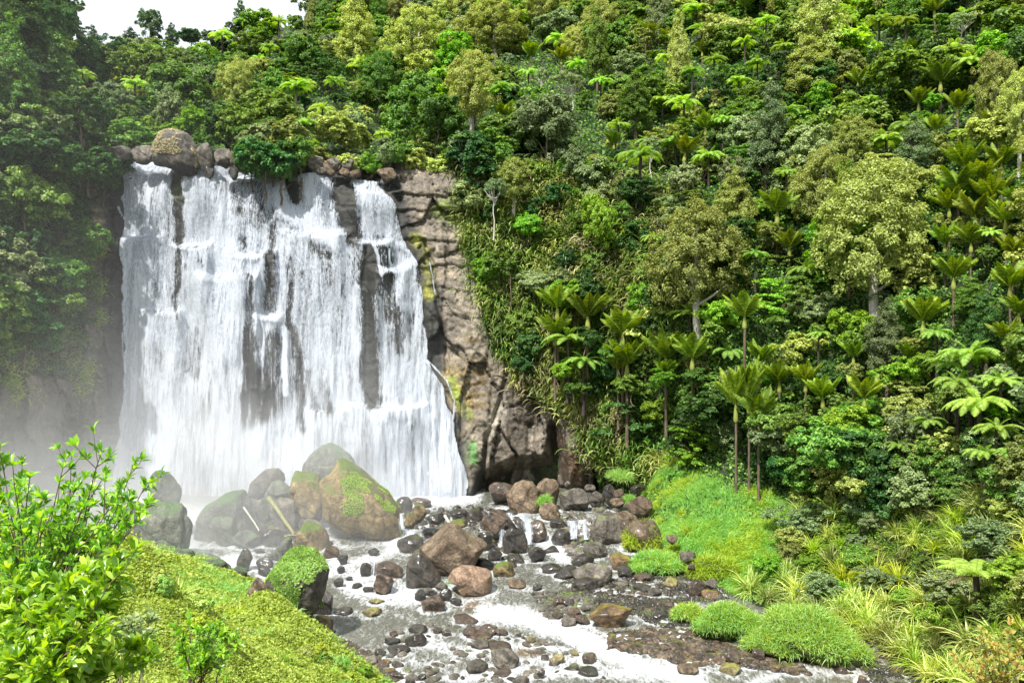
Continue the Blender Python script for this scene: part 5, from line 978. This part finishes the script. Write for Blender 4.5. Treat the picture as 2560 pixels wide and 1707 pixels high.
# small cascades between the boulders
def cascade(x0, x1, ytop, ybot, Yt, lab, dens=1.0):
    n, m = 16, 14; u = np.linspace(0, 1, n); v = np.linspace(0, 1, m); U, V_ = np.meshgrid(u, v)
    PXc = x0 + (x1 - x0) * (U + .12 * np.sin(V_ * 4 + x0)); PYc_ = ytop + (ybot - ytop) * V_
    Yb = Yt - .9; Ycc = Yt + (Yb - Yt) * V_ ** 2.2 - .35 * (1 - (2 * U - 1) ** 2) + .15 * fbm(np.stack([U * 4, V_ * 3, 0 * U + x0], -1), 3, 7)
    P_ = W(PXc, PYc_, Ycc); d = dens * sm(0, .45, U) * sm(0, .45, 1 - U) - .35 + .2 * (1 - V_)
    o = obj('cascade', mesh('cascade', P_, gridfaces(m, n), M['fall'], attrs={'dens': d + .2, 'soft': 0 * d}))
    tag(o, lab, 'cascade')
for a, b, lab in [((z7(940,470), z7(990,600)), 71, 'small cascade left of the slanting mossy boulder'), ((z7(1095,360), z7(1190,575)), 71, 'tall narrow cascade in the middle of the boulders'), ((z7(1400,410), z7(1505,535)), 72, 'rounded white cascade over a dark rock'), ((z7(1515,400), z7(1570,540)), 72, 'slim cascade beside the big pale grey boulder'),
   ((z7(240,735), z7(315,865)), 63.5, 'little cascade left of the dark wet boulder'), ((z7(905,735), z7(965,830)), 64.5, 'little cascade right of the pink boulder'), ((z7(80,690), z7(110,840)), 63, 'thin cascade beside the upright brown block'), ((z6(1480,700), z6(1600,840)), 71.5, 'white chute along the right flank of the huge mossy boulder'), ((z7(1000,355), z7(1060,400)), 73.5, 'short white step at the pool outlet'), ((z7(270,360), z7(310,470)), 71.5, 'narrow cascade beside the huge mossy boulder')]:
    (p0, p1) = a; cascade(p0[0], p1[0], p0[1], p1[1], b, lab)

# ------------------------------------------------------------------ grassy mounds in the river and tufts on boulders
def surf_pts(P, Fq, n, seed, upmin=-.2):
    r = np.random.default_rng(seed); a, b, c = P[Fq[:, 0]], P[Fq[:, 1]], P[Fq[:, 2]]; nn = np.cross(b - a, c - a); ar = np.linalg.norm(nn, axis=1); nn = nn / (ar[:, None] + 1e-9)
    ok = nn[:, 2] > upmin; ar = ar * ok; i = r.choice(len(Fq), n, p=ar / ar.sum()); u, v = r.random(n), r.random(n); f = u + v > 1; u[f], v[f] = 1 - u[f], 1 - v[f]
    return a[i] + (b - a)[i] * u[:, None] + (c - a)[i] * v[:, None], nn[i]
def mound(bb, mat, n, L, lab, Y=None, seed=1, outline=None, depth=.8):
    x0, y0, x1, y1 = bb; Yf = float(Yw(y1)) if Y is None else Y; w_ = (x1 - x0) / F * Yf; Yc = Yf + w_ * depth * .4; w_ = (x1 - x0) / F * Yc; h = (y1 - y0) / F * Yc
    rl = np.random.default_rng(seed); Ls = []; Fs_ = []; nl = 12 if n > 4000 else 4
    for q_ in range(nl):
        a_, F_ = rock_shape(3, seed + q_, planes=8, sharp=6, rough=.25, outline=None); k_ = rl.uniform(.22, .48) if q_ else .6; dx_ = rl.uniform(-1, 1) * (1 - k_) if q_ else 0
        a_ = a_ * k_ * np.array([1, 1, rl.uniform(.55, 1.0) / k_ * (1 - .35 * abs(dx_)) * (k_ * .6 + .4)]) + np.array([dx_, rl.uniform(-.9, .5) * (1 - k_), -.15 - .3 * abs(dx_) if q_ else 0]); Ls.append(a_); Fs_.append(F_ + q_ * len(a_))
    P_ = np.concatenate(Ls); Fq = np.concatenate(Fs_); P_ = P_ * np.array([w_ / 2, w_ * depth / 2, h / 2]) * .97
    c = W((x0 + x1) / 2, (y0 + y1) / 2, Yc); base = c - np.array([0, 0, h / 2]); P_[:, 2] += h / 2
    root = bpy.data.objects.new('grass_mound', None); col.objects.link(root); root.location = base; tag(root, lab, 'grass mound')
    obj('soil', mesh('soil', P_, Fq, M['mossground']), root)
    q, nn = surf_pts(P_, Fq, n, seed); g = Geo(); r = np.random.default_rng(seed)
    dirs = nn * .7 + np.array([0, 0, .35]) + .5 * r.normal(size=q.shape); g.blades(q, dirs, L * r.uniform(.5, 1.6, n), .04, 3, 1.2)
    g.leaves(q[:n // 3] + nn[:n // 3] * .08, nn[:n // 3], .12, .07)
    obj('grass_cover', g.mesh('grass_cover', M[mat]), root)
    if n > 4000:
        g = Geo(); q, nn = surf_pts(P_, Fq, n // 4, seed + 9, .1); g.blades(q, nn * .5 + np.array([.2, -.2, .5]) + .5 * r.normal(size=q.shape), L * 1.5 * r.uniform(.4, 1.3, len(q)), .045, 4, 1.2); obj('straw', g.mesh('straw', M['grassy']), root)
mound((690,594,766,644), 'grass', 15000, .30, 'large rounded yellow-green grass mound in the lower right river', seed=301)
mound((744,602,866,668), 'grass', 22000, .36, 'long shaggy grass mound with straw tips nearest the lower right water', seed=302, outline=[(-1,.2),(-.7,-.7),(-.2,-1),(.3,-.7),(.7,-.1),(1,.6),(.8,1),(0,.8),(-.8,.8)])
mound((668,600,706,624), 'grass', 5000, .28, 'small grass mound left of the large rounded one', seed=303)
mound((785,592,880,640), 'grassy', 14000, .42, 'broad grassy hump joining the shaggy mound to the right bank', Y=54.5, seed=320)
mound((626,548,690,576), 'grass', 8000, .28, 'low bright grass strip below the orange topped boulder', seed=304)
mound((660,545,686,562), 'grassy', 1800, .35, 'small round grass hump on the low grass strip', seed=305)
mound((688,545,740,590), 'grassy', 5000, .45, 'grass hump with drooping dry blades at the foot of the bank', Y=60.5, seed=306)
mound((622,516,660,556), 'grassy', 5000, .5, 'thick grass cap hanging over the dark boulder', Y=68.6, seed=307)
mound((728,588,805,622), 'grass', 12000, .36, 'broad grass hump between the bright bank and the mounds', Y=56.5, seed=308)
mound((z6(1768,1150)[0], z6(0,1160)[1], z6(1890,0)[0], z6(0,1225)[1]), 'bright', 900, .35, 'small bright grass tuft beside the pink boulder', Y=60.5, seed=309)
for (bx, lab, Yq, s_) in [((598,470,640,484), 'bright green grass patch at the foot of the steep straps', 84, 310), ((z7(1800,0)[0], z7(0,250)[1], z7(1880,0)[0], z7(0,310)[1]), 'green tuft between the tan boulders', 79, 311), ((z7(1225,0)[0], z7(0,245)[1], z7(1310,0)[0], z7(0,315)[1]), 'green grass tuft on the big pale ribbed boulder', 79.6, 312)]:
    mound(bx, 'grass', 1500, .5, lab, Y=Yq, seed=s_)

for (x_, y_, s_, m_) in [(800,624,1.1,'straplight'),(818,622,1.3,'strap'),(838,626,1.2,'straplight'),(856,630,1.3,'grassy'),(872,640,1.2,'straplight'),(888,650,1.2,'strap'),(900,658,1.3,'straplight'),(915,668,1.2,'grassy'),(930,680,1.2,'straplight'),(846,618,1.5,'strap'),(868,628,1.5,'straplight'),(890,640,1.5,'strap'),(912,655,1.4,'straplight')]: plant('strap', x_, y_, s_, m_, sink=-.1, Y=float(D(np.array(x_ * 1.), np.array(y_ * 1.))) - .6)
# leafy coats on the mossy boulders (parts of the boulders)
def coat(o, n, mat, L, Wd, seed, amount, nm='moss_coat'):
    me = o.data; P_ = np.empty(len(me.vertices) * 3); me.vertices.foreach_get('co', P_); P_ = P_.reshape(-1, 3); Fq = np.array([list(p.vertices) for p in me.polygons])
    q, nn = surf_pts(P_, Fq, n, seed, -.4); f = fbm(q * .55 + seed, 3, seed) + nn[:, 2] * .25; ok = f > amount; q, nn = q[ok], nn[ok]
    g = Geo(); g.leaves(q + nn * .06, nn * .8 + np.array([0, -.2, .5]), L, Wd, .5); obj(nm, g.mesh(nm, M[mat]), o)
coat(HO, 26000, 'mid', .15, .08, 401, .24); coat(HO, 9000, 'grass', .18, .10, 402, .22, 'creeping_plants')
for o_ in [q_ for q_, _r in STONES if 'rusty plants' in (q_.get('label') or '')]: coat(o_, 9000, 'strapdry', .28, .1, 405, .40, 'rusty_plants')
coat(HB, 26000, 'grassy', .14, .06, 403, .17)

# ------------------------------------------------------------------ cover of the near green mound and the left grass
n = 330000; r_ = np.random.default_rng(501)
X_ = r_.uniform(-40, 420, n); Y_ = r_.uniform(525, 720, n)
# march rays onto the near ground
def hit(X_, Y_):
    lo = np.full(X_.shape, 9.); best = np.full(X_.shape, np.nan)
    prev = None; ts = np.concatenate([np.arange(9, 40, .75), np.arange(40, 75, 1.5)])
    for t in ts:
        p = W(X_, Y_, t); dd = p[..., 2] - G(p[..., 0], p[..., 1])
        if prev is not None:
            c = (prev[0] > 0) & (dd <= 0) & np.isnan(best); best[c] = prev[1] + (t - prev[1]) * (prev[0][c] / (prev[0][c] - dd[c] + 1e-9))
        prev = (dd, t)
    return best
gx, gy = np.meshgrid(np.arange(-44, 424, 4.), np.arange(521, 724, 3.)); HT = hit(gx, gy)
ix = np.clip(((X_ + 44) / 4).astype(int), 0, gx.shape[1] - 1); iy = np.clip(((Y_ - 521) / 3).astype(int), 0, gx.shape[0] - 1)
fx = (X_ + 44) / 4 - ix; fy = (Y_ - 521) / 3 - iy; ix1 = np.minimum(ix + 1, gx.shape[1] - 1); iy1 = np.minimum(iy + 1, gx.shape[0] - 1)
T = (HT[iy, ix] * (1 - fx) + HT[iy, ix1] * fx) * (1 - fy) + (HT[iy1, ix] * (1 - fx) + HT[iy1, ix1] * fx) * fy; ok = ~np.isnan(T); P = W(X_[ok], Y_[ok], T[ok]); P[:, 2] = G(P[:, 0], P[:, 1]) + .25 * fbm(np.stack([P[:, 0] * .3, P[:, 1] * .3, 0 * P[:, 0]], -1), 3, 90) * sm(5, 25, P[:, 1])
ok = P[:, 2] > zw0(P[:, 1]) + .15; P = P[ok]
dist = P[:, 1]; lump = fbm(P * .75, 4, 91); farm = (dist > 41) & (P[:, 2] < 5) & (fbm(P * .35, 3, 44) + .3 * r_.normal(size=len(P)) > -.02)
A = P[~farm]; la = lump[~farm]; A = A + np.array([0, 0, 1.]) * (.16 + .42 * la + .14 * r_.random(len(A)))[:, None]
g = Geo(); nn = np.stack([0 * la, -.35 + 0 * la, .9 + 0 * la], 1) + .5 * r_.normal(size=A.shape)
g.leaves(A, nn, .0042 * A[:, 1] * r_.uniform(.7, 1.4, len(A)), .0026 * A[:, 1] * r_.uniform(.7, 1.4, len(A)), .5)
o = obj('ground_cover', g.mesh('ground_cover', M['moss'])); tag(o, 'bright yellow-green creeping plants blanketing the near left mound', kind='stuff')
B = P[farm]; g = Geo(); g.blades(B, r_.normal(size=B.shape) * .45 + np.array([.5, -.2, .7]), r_.uniform(.25, .6, len(B)), .045, 3, 1.0)
o = obj('grass', g.mesh('grass', M['grass'])); tag(o, 'light green grass on the left shore below the mound', kind='stuff')

# ------------------------------------------------------------------ foreground shrubs
def leafshape(g, P, Dr, Up, L, Wd):
    n = len(P); Dr = Dr / np.linalg.norm(Dr, axis=1)[:, None]; S = np.cross(Dr, Up); S /= np.linalg.norm(S, axis=1)[:, None] + 1e-9; U = np.cross(S, Dr)
    L = L[:, None]; Wd = Wd[:, None]
    b = P; m1 = P + Dr * L * .35 - U * L * .02; m2 = P + Dr * L * .7 - U * L * .05; t = P + Dr * L - U * L * .16
    l1 = P + Dr * L * .35 + S * Wd * .42 + U * Wd * .16; r1 = P + Dr * L * .35 - S * Wd * .42 + U * Wd * .16
    l2 = P + Dr * L * .7 + S * Wd * .5 * .86 + U * Wd * .12; r2 = P + Dr * L * .7 - S * Wd * .5 * .86 + U * Wd * .12
    V = np.stack([b, m1, m2, t, l1, l2, r1, r2], 1).reshape(-1, 3); k = np.arange(n) * 8
    Q = np.concatenate([np.stack([k, k + 1, k + 4, k + 4], 1)[:0], np.stack([k + 1, k + 2, k + 5, k + 4], 1), np.stack([k + 2, k + 1, k + 6, k + 7], 1), np.stack([k, k + 6, k + 1, k + 4], 1), np.stack([k + 3, k + 5, k + 2, k + 7], 1)])
    g.add(V, Q)
def shrub(name, lab, base, Yb, tips, mat, LL, WW, twigs, twl, ros, stem_r, seed, cat='shrub', sprd=1.2, tmin=.3):
    r = np.random.default_rng(seed); b0 = W(*base, Yb); root = bpy.data.objects.new(name, None); col.objects.link(root); root.location = b0; tag(root, lab, cat)
    gs = Geo(); gl = Geo(); LP = []; LD = []
    for (tx, ty) in tips:
        e = W(tx, ty, Yb + r.uniform(-1, 1) * sprd * Yb * .05); s = b0 + np.array([r.normal() * .12, r.normal() * .12, 0]) * sprd; t = np.linspace(0, 1, 12)[:, None]
        mid = (s + e) / 2 + np.array([(s - e)[0] * .18, r.normal() * .2, -abs(e[0] - s[0]) * .05]); pts = (1 - t) ** 2 * s + 2 * t * (1 - t) * mid + t ** 2 * e + .012 * r.normal(size=(12, 3))
        gs.tube(pts - b0, np.linspace(stem_r, stem_r * .25, 12), 5)
        ends = [(pts[-1], pts[-1] - pts[-3])]
        for k in range(twigs):
            f = r.uniform(tmin, .98) * 11; i = int(f); p = pts[i] + (pts[min(i + 1, 11)] - pts[i]) * (f - i); ax = pts[-1] - pts[max(0, i - 2)]; ax /= np.linalg.norm(ax) + 1e-9
            dv = ax + r.normal(size=3) * .75 + np.array([0, 0, .35]); dv /= np.linalg.norm(dv); l = twl * r.uniform(.4, 1.2) * (1.25 - f / 11 * .6)
            q = p + dv * l + np.array([0, 0, .12 * l]); gs.tube([p - b0, (p + q) / 2 - b0 - np.array([0, 0, .04 * l]), q - b0], [stem_r * .35, stem_r * .28, stem_r * .18], 4); ends.append((q, dv)); ends.append(((p + q) / 2, dv))
        for (q, dv) in ends:
            dv = dv / (np.linalg.norm(dv) + 1e-9); m = ros + r.integers(-1, 3); a = r.uniform(0, 6.28) + np.arange(m) * 2.4
            s1 = np.cross(dv, [.3, .2, 1]); s1 /= np.linalg.norm(s1); s2 = np.cross(dv, s1); el = r.uniform(.25, 1.15, m)
            dd = dv * np.sin(el)[:, None] + (s1 * np.cos(a)[:, None] + s2 * np.sin(a)[:, None]) * np.cos(el)[:, None] + np.array([0, 0, .2])
            LP.append(q - dv * (r.uniform(0, .5, m) * LL)[:, None] - b0); LD.append(dd)
    LP = np.concatenate(LP); LD = np.concatenate(LD); n = len(LP)
    leafshape(gl, LP, LD, np.tile([0, -.25, 1.], (n, 1)) + .35 * r.normal(size=(n, 3)), LL * r.uniform(.6, 1.15, n), WW * r.uniform(.7, 1.15, n))
    obj('stem', gs.mesh('stem', M['bark']), root); obj('leaf_spray', gl.mesh('leaf_spray', M[mat]), root)
def zb(x, y): return (x * .16764, 420 + y * .16764)
T1 = [(zb(*p)[0] - 9, zb(*p)[1] + 13) for p in [(60,130),(130,170),(480,120),(440,180),(230,240),(660,110),(860,170),(930,290),(930,430),(700,230),(410,260),(330,380),(500,330),(180,290),(620,250),(900,500),(560,430),(60,300),(300,500),(10,160),(760,300),(820,260),(720,420),(640,520),(480,500),(380,640),(250,620),(120,540),(20,480),(560,640),(850,380),(780,560),(660,640),(150,420),(40,640),(450,760),(330,820),(200,760),(90,780),(620,330)]]
shrub('leafy_shrub', 'big glossy green shrub in the left foreground', (22, 716), 9.0, T1, 'bush', .105, .038, 9, .42, 7, .016, 601, sprd=1.4, tmin=.34)
T2 = [zb(*p) for p in [(740,800),(700,900),(660,980),(820,760),(560,900),(600,1060),(500,1000),(380,1010),(240,1000),(120,980),(60,1090),(300,1150),(440,1190),(180,1230),(330,1330),(80,1340),(560,1260),(700,1150),(650,1400),(480,1420),(200,1450),(850,1340),(780,1460),(20,1200),(620,1190),(900,1420),(340,1060)]]
shrub('leafy_shrub', 'lower green shrub with larger leaves at the bottom left corner', (25, 735), 8.0, T2, 'bush', .135, .056, 10, .34, 7, .012, 602, sprd=1.2, tmin=.3)
T3 = [zb(*p) for p in [(1060,1260),(1130,1200),(1200,1230),(1290,1200),(1330,1260),(1400,1300),(1430,1340),(1250,1300),(1160,1330),(1090,1350),(1180,1400),(1300,1360),(1350,1400),(1060,1420),(1240,1450)]]
shrub('leafy_shrub', 'small open green shrub standing on the near mound', (197, 690), 19.0, T3, 'bush', .16, .065, 5, .38, 6, .02, 603, tmin=.4)
T4 = [zb(*p) for p in [(720,1190),(780,1210),(840,1180),(900,1190),(700,1260),(870,1260),(800,1280)]]
shrub('leafy_shrub', 'pale leaved sapling between the foreground shrubs', (128, 692), 14.0, T4, 'pale', .16, .06, 5, .25, 6, .014, 604, tmin=.6)
def zc(x, y): return (680 + x * .2187, 340 + y * .2187)
T5 = [zc(*p) for p in [(1370,1320),(1400,1340),(1460,1370),(1500,1350),(1550,1390),(1440,1420),(1500,1430),(1560,1460),(1400,1450),(1450,1500),(1540,1520),(1330,1420),(1250,1440),(1290,1500),(1350,1530)]]
shrub('leafy_shrub', 'orange tinted sapling in the bottom right corner', (1008, 730), 13.0, T5, 'orange', .10, .05, 4, .3, 6, .012, 605, tmin=.45)
rm = np.random.default_rng(808); PR_ = []
for i in range(46):   # small plants rooted in the near mound
    a = rm.uniform(150, 385); b_ = np.interp(a, [150, 200, 235, 300, 385], [575, 612, 618, 645, 680]) + rm.exponential(16) + 2
    t_ = hit(np.array([a]), np.array([min(b_, 700)]))[0]
    if np.isnan(t_): continue
    p_ = W(a, b_, t_); kd = 'strap' if rm.random() < .6 else 'bushy'
    o = plant(kd, a, b_, rm.uniform(.3, .6) if kd == 'strap' else rm.uniform(.35, .75), str(rm.choice(['grassy', 'straplight', 'grass', 'bright'])), sink=.05, Y=t_)
    REG[-1] = (o, REG[-1][1], 'on the near green mound', a)
# tall tree fern with dark trunk and dead fronds at lower right
fb = zc(1370, 1300); ft = zc(1352, 1080); Yq = float(D(np.array(fb[0]), np.array(fb[1]))) - 1.2
b0 = W(*fb, Yq); e0 = W(*ft, Yq); root = bpy.data.objects.new('tree_fern', None); col.objects.link(root); root.location = b0; tag(root, 'tree fern on a black trunk with brown drooping dead fronds', 'tree fern')
g = Geo(); g.tube([(0, 0, -1.2), ((e0 - b0) * .5).tolist(), (e0 - b0).tolist()], [.2, .16, .15], 9); obj('trunk', g.mesh('trunk', M['barkdark']), root)
g = Geo(); top = tuple(e0 - b0)
for i in range(9): frond(g, -.4 + i * .7, 2.2, .75, 1.0, 24, .45, .09, .2, base=top)
obj('crown', g.mesh('crown', M['fern']), root)
g = Geo(); frond(g, -.15, 3.3, .1, 1.3, 26, .5, .1, .5, base=top); frond(g, .25, 3.0, .55, .9, 26, .45, .09, .3, base=top); frond(g, 2.9, 1.6, .1, .9, 16, .35, .09, .3, base=top)
obj('dead_fronds', g.mesh('dead_fronds', M['dryfrond']), root)

# ------------------------------------------------------------------ spray mist at the foot of the fall
def mistmat(name, D0, zh, x0, x1, y0, y1, nscale):
    m, t, out = newmat(name); L = t.links.new
    tc = N(t, 'ShaderNodeTexCoord'); s = N(t, 'ShaderNodeSeparateXYZ'); L(tc.outputs['Object'], s.inputs[0])
    def ma(op, x, y=None, z=None):
        n = N(t, 'ShaderNodeMath', operation=op)
        for i, v in enumerate((x, y, z)):
            if v is None: continue
            if isinstance(v, (int, float)): n.inputs[i].default_value = v
            else: L(v, n.inputs[i])
        return n.outputs[0]
    def smn(a, b, x):
        n = N(t, 'ShaderNodeMapRange', interpolation_type='SMOOTHSTEP'); n.inputs[1].default_value = a; n.inputs[2].default_value = b; L(x, n.inputs[0]); return n.outputs[0]
    hz = ma('EXPONENT', ma('MULTIPLY', s.outputs[2], -1 / zh))
    d = ma('MULTIPLY', hz, ma('MULTIPLY', smn(*x0, s.outputs[0]), smn(*x1, s.outputs[0])))
    d = ma('MULTIPLY', d, ma('MULTIPLY', smn(*y0, s.outputs[1]), smn(*y1, s.outputs[1])))
    n = N(t, 'ShaderNodeTexNoise'); n.inputs['Scale'].default_value = nscale; n.inputs['Detail'].default_value = 3; L(tc.outputs['Object'], n.inputs[0])
    nn = N(t, 'ShaderNodeMapRange'); nn.inputs[1].default_value = .36; nn.inputs[2].default_value = .68; nn.inputs[3].default_value = .12; nn.inputs[4].default_value = 1.9; L(n.outputs[0], nn.inputs[0])
    d = ma('MULTIPLY', d, nn.outputs[0]); d = ma('MULTIPLY', d, D0); d = ma('ADD', d, ma('MULTIPLY', ma('MULTIPLY', smn(-22, -40, s.outputs[0]), smn(58, 30, s.outputs[2])), .0011))
    v = N(t, 'ShaderNodeVolumePrincipled'); v.inputs['Color'].default_value = (.97, .98, 1, 1); v.inputs['Anisotropy'].default_value = .1; L(d, v.inputs['Density']); L(v.outputs[0], out.inputs['Volume']); return m
def boxmesh(name, lo, hi, mat):
    x0, y0, z0 = lo; x1, y1, z1 = hi
    V = [(x0,y0,z0),(x1,y0,z0),(x1,y1,z0),(x0,y1,z0),(x0,y0,z1),(x1,y0,z1),(x1,y1,z1),(x0,y1,z1)]
    return mesh(name, V, [(0,3,2,1),(4,5,6,7),(0,1,5,4),(1,2,6,5),(2,3,7,6),(3,0,4,7)], mat, False)
o = obj('mist', boxmesh('mist', (-62, 54, -3), (4, 101, 60), mistmat('mist', .085, 5.2, (-62, -46), (-2, -25), (55, 74), (101, 97), .11))); tag(o, 'white spray mist drifting at the foot of the fall', kind='stuff')

# ------------------------------------------------------------------ river, after the stones that break it
ROCKS = [(o.location.x, o.location.y, r_) for o, r_ in STONES if abs(o.location.z - float(zw0(o.location.y))) < 1.6]
x = np.arange(-52, 34, .17); y = np.arange(26, 97, .17)
X, Y = np.meshgrid(x, y)
PXr = 512 + X / Y * F; PYr = 341 + (CZ - zw0(Y)) / Y * F
FO = []
def fo(pts, wd, st=1.): FO.append(([z7(*p) for p in pts], wd * .14626, st))
fo(((200,620),(300,480),(450,400)), 110); fo(((-50,860),(180,900),(330,930)), 170); fo(((-180,700),(-60,760),(60,860)), 160, .9); fo(((1000,350),(1230,520),(1400,660)), 130); fo(((1320,620),(1430,500),(1560,420)), 110, .9)
fo(((850,1040),(1100,1060),(1350,1150),(1600,1250),(1900,1400),(2300,1500)), 170, 1.1); fo(((450,1240),(650,1300),(900,1330)), 120, .8); fo(((1100,1250),(1400,1290)), 80, .8); fo(((950,1400),(1500,1350)), 90, .8)
fo(((600,1490),(1000,1450),(1700,1440),(2000,1480)), 110, .9); fo(((0,1300),(400,1370),(700,1400)), 130, .55); fo(((400,1010),(700,980),(850,1010)), 60, .5); fo(((0,960),(200,1010),(450,1130)), 90, .5); fo(((600,820),(780,900)), 60, .4)
fo(((1230,740),(1400,820)), 60, .5); fo(((1900,1080),(2050,1120)), 60, .6); fo(((100,150),(400,190),(700,175)), 60, 1.1); fo(((350,230),(800,260)), 50, .35)
fo(((960,500),(1000,640),(1060,700)), 70, .9)
FO.append(([(120,505),(200,520),(330,505),(400,500),(470,492)], 26, 1.2)); FO.append(([(170,520),(186,545),(214,566),(240,563)], 20, 1.5)); FO.append(([(250,562),(262,572),(280,580),(330,570),(380,556)], 16, .9))
FO.append(([(750,682),(800,670),(860,672)], 14, .8)); FO.append(([(860,655),(900,675)], 8, .6))
fm = np.full(X.shape, -.28)
for pts, wd, st in FO: fm = np.maximum(fm, st * .95 * stroke(PXr, PYr, pts, wd, .95) - .30)
for (rx, ry, rr) in ROCKS:   # foam caught against each stone and trailing downstream of it
    i0, i1 = np.searchsorted(x, [rx - 3 * rr - 1, rx + 3 * rr + 1]); j0, j1 = np.searchsorted(y, [ry - 5 * rr - 1, ry + 2 * rr + 1])
    if i1 <= i0 or j1 <= j0: continue
    xs_, ys_ = X[j0:j1, i0:i1] - rx, Y[j0:j1, i0:i1] - ry
    dn = -(ys_ * .88 - xs_ * .47); ac = xs_ * .88 + ys_ * .47      # downstream, across
    ring = np.exp(-((np.hypot(xs_, ys_) - rr * 1.08) / (.14 + .2 * rr)) ** 2) * .7
    wake = np.exp(-(ac / (rr * .55)) ** 2) * sm(0, rr, dn) * np.exp(-np.maximum(dn, 0) / (2.2 * rr + .6)) * .75
    fast = .35 + .65 * sm(-.3, .4, fm[j0:j1, i0:i1])
    fm[j0:j1, i0:i1] = np.maximum(fm[j0:j1, i0:i1], np.maximum(ring, wake) * fast - .02) 
zz = zw0(Y) + .10 * fbm(np.stack([X * .9, Y * .9, 0 * X], -1), 4, 80) + .16 * np.clip(fm + .25, 0, 1) * fbm(np.stack([X * 1.8, Y * 1.8, 0 * X], -1), 3, 81)
brown = np.zeros(X.shape)
for (cx, cyy, wd) in [(*z7(760,985), 14), (*z7(1850,880), 26), (*z7(2000,1180), 18), (*z7(1150,1300), 16), (*z7(1700,1200), 12), (850, 662, 40), (380, 677, 18)]:
    brown = np.maximum(brown, np.exp(-(((PXr - cx) / wd) ** 2 + ((PYr - cyy) / (wd * .35)) ** 2)))
def rivermat():
    m, t, out = newmat('river_water'); L = t.links.new
    tc = N(t, 'ShaderNodeTexCoord'); at = N(t, 'ShaderNodeAttribute'); at.attribute_name = 'foam'; br = N(t, 'ShaderNodeAttribute'); br.attribute_name = 'brown'
    def no(s, d, di=0, sc3=(1, 1, 1)):
        mp = N(t, 'ShaderNodeMapping'); mp.inputs['Scale'].default_value = sc3; mp.inputs['Rotation'].default_value = (0, 0, -.45); L(tc.outputs['Object'], mp.inputs[0])
        n = N(t, 'ShaderNodeTexNoise'); n.inputs['Scale'].default_value = s; n.inputs['Detail'].default_value = d; n.inputs['Distortion'].default_value = di; n.inputs['Roughness'].default_value = .68; L(mp.outputs[0], n.inputs[0]); return n.outputs[0]
    a = no(1.3, 8, 2.2, (1.5, .6, 1)); b = no(5, 6, 1.5, (1.6, .8, 1))
    ad = N(t, 'ShaderNodeMath', operation='MULTIPLY_ADD'); ad.inputs[1].default_value = 1.9; L(a, ad.inputs[0]); L(at.outputs['Fac'], ad.inputs[2])
    ad2 = N(t, 'ShaderNodeMath', operation='MULTIPLY_ADD'); ad2.inputs[1].default_value = 1.1; L(b, ad2.inputs[0]); L(ad.outputs[0], ad2.inputs[2])
    mr = N(t, 'ShaderNodeMapRange', interpolation_type='SMOOTHSTEP'); mr.inputs[1].default_value = 1.5; mr.inputs[2].default_value = 2.25; L(ad2.outputs[0], mr.inputs[0])
    c = ramp(t, [(.3, (.07, .075, .06)), (.7, (.16, .16, .13))]); L(a, c.inputs[0])
    mb = N(t, 'ShaderNodeMix', data_type='RGBA'); L(br.outputs['Fac'], mb.inputs['Factor']); L(c.outputs[0], mb.inputs['A']); mb.inputs['B'].default_value = (.13, .08, .028, 1)
    p = N(t, 'ShaderNodeBsdfPrincipled'); p.inputs['Roughness'].default_value = .09; L(mb.outputs['Result'], p.inputs['Base Color'])
    f = N(t, 'ShaderNodeBsdfPrincipled'); f.inputs['Base Color'].default_value = (.50, .52, .54, 1); f.inputs['Roughness'].default_value = .6
    bm = N(t, 'ShaderNodeBump'); bm.inputs['Strength'].default_value = .55; bm.inputs['Distance'].default_value = .12; L(ad2.outputs[0], bm.inputs['Height']); L(bm.outputs[0], p.inputs['Normal']); L(bm.outputs[0], f.inputs['Normal'])
    mx = N(t, 'ShaderNodeMixShader'); L(mr.outputs[0], mx.inputs[0]); L(p.outputs[0], mx.inputs[1]); L(f.outputs[0], mx.inputs[2]); L(mx.outputs[0], out.inputs[0]); return m
o = obj('river', mesh('river', np.stack([X, Y, zz], -1), gridfaces(*X.shape), rivermat(), attrs={'foam': fm, 'brown': brown})); tag(o, kind='structure')

assign_labels()
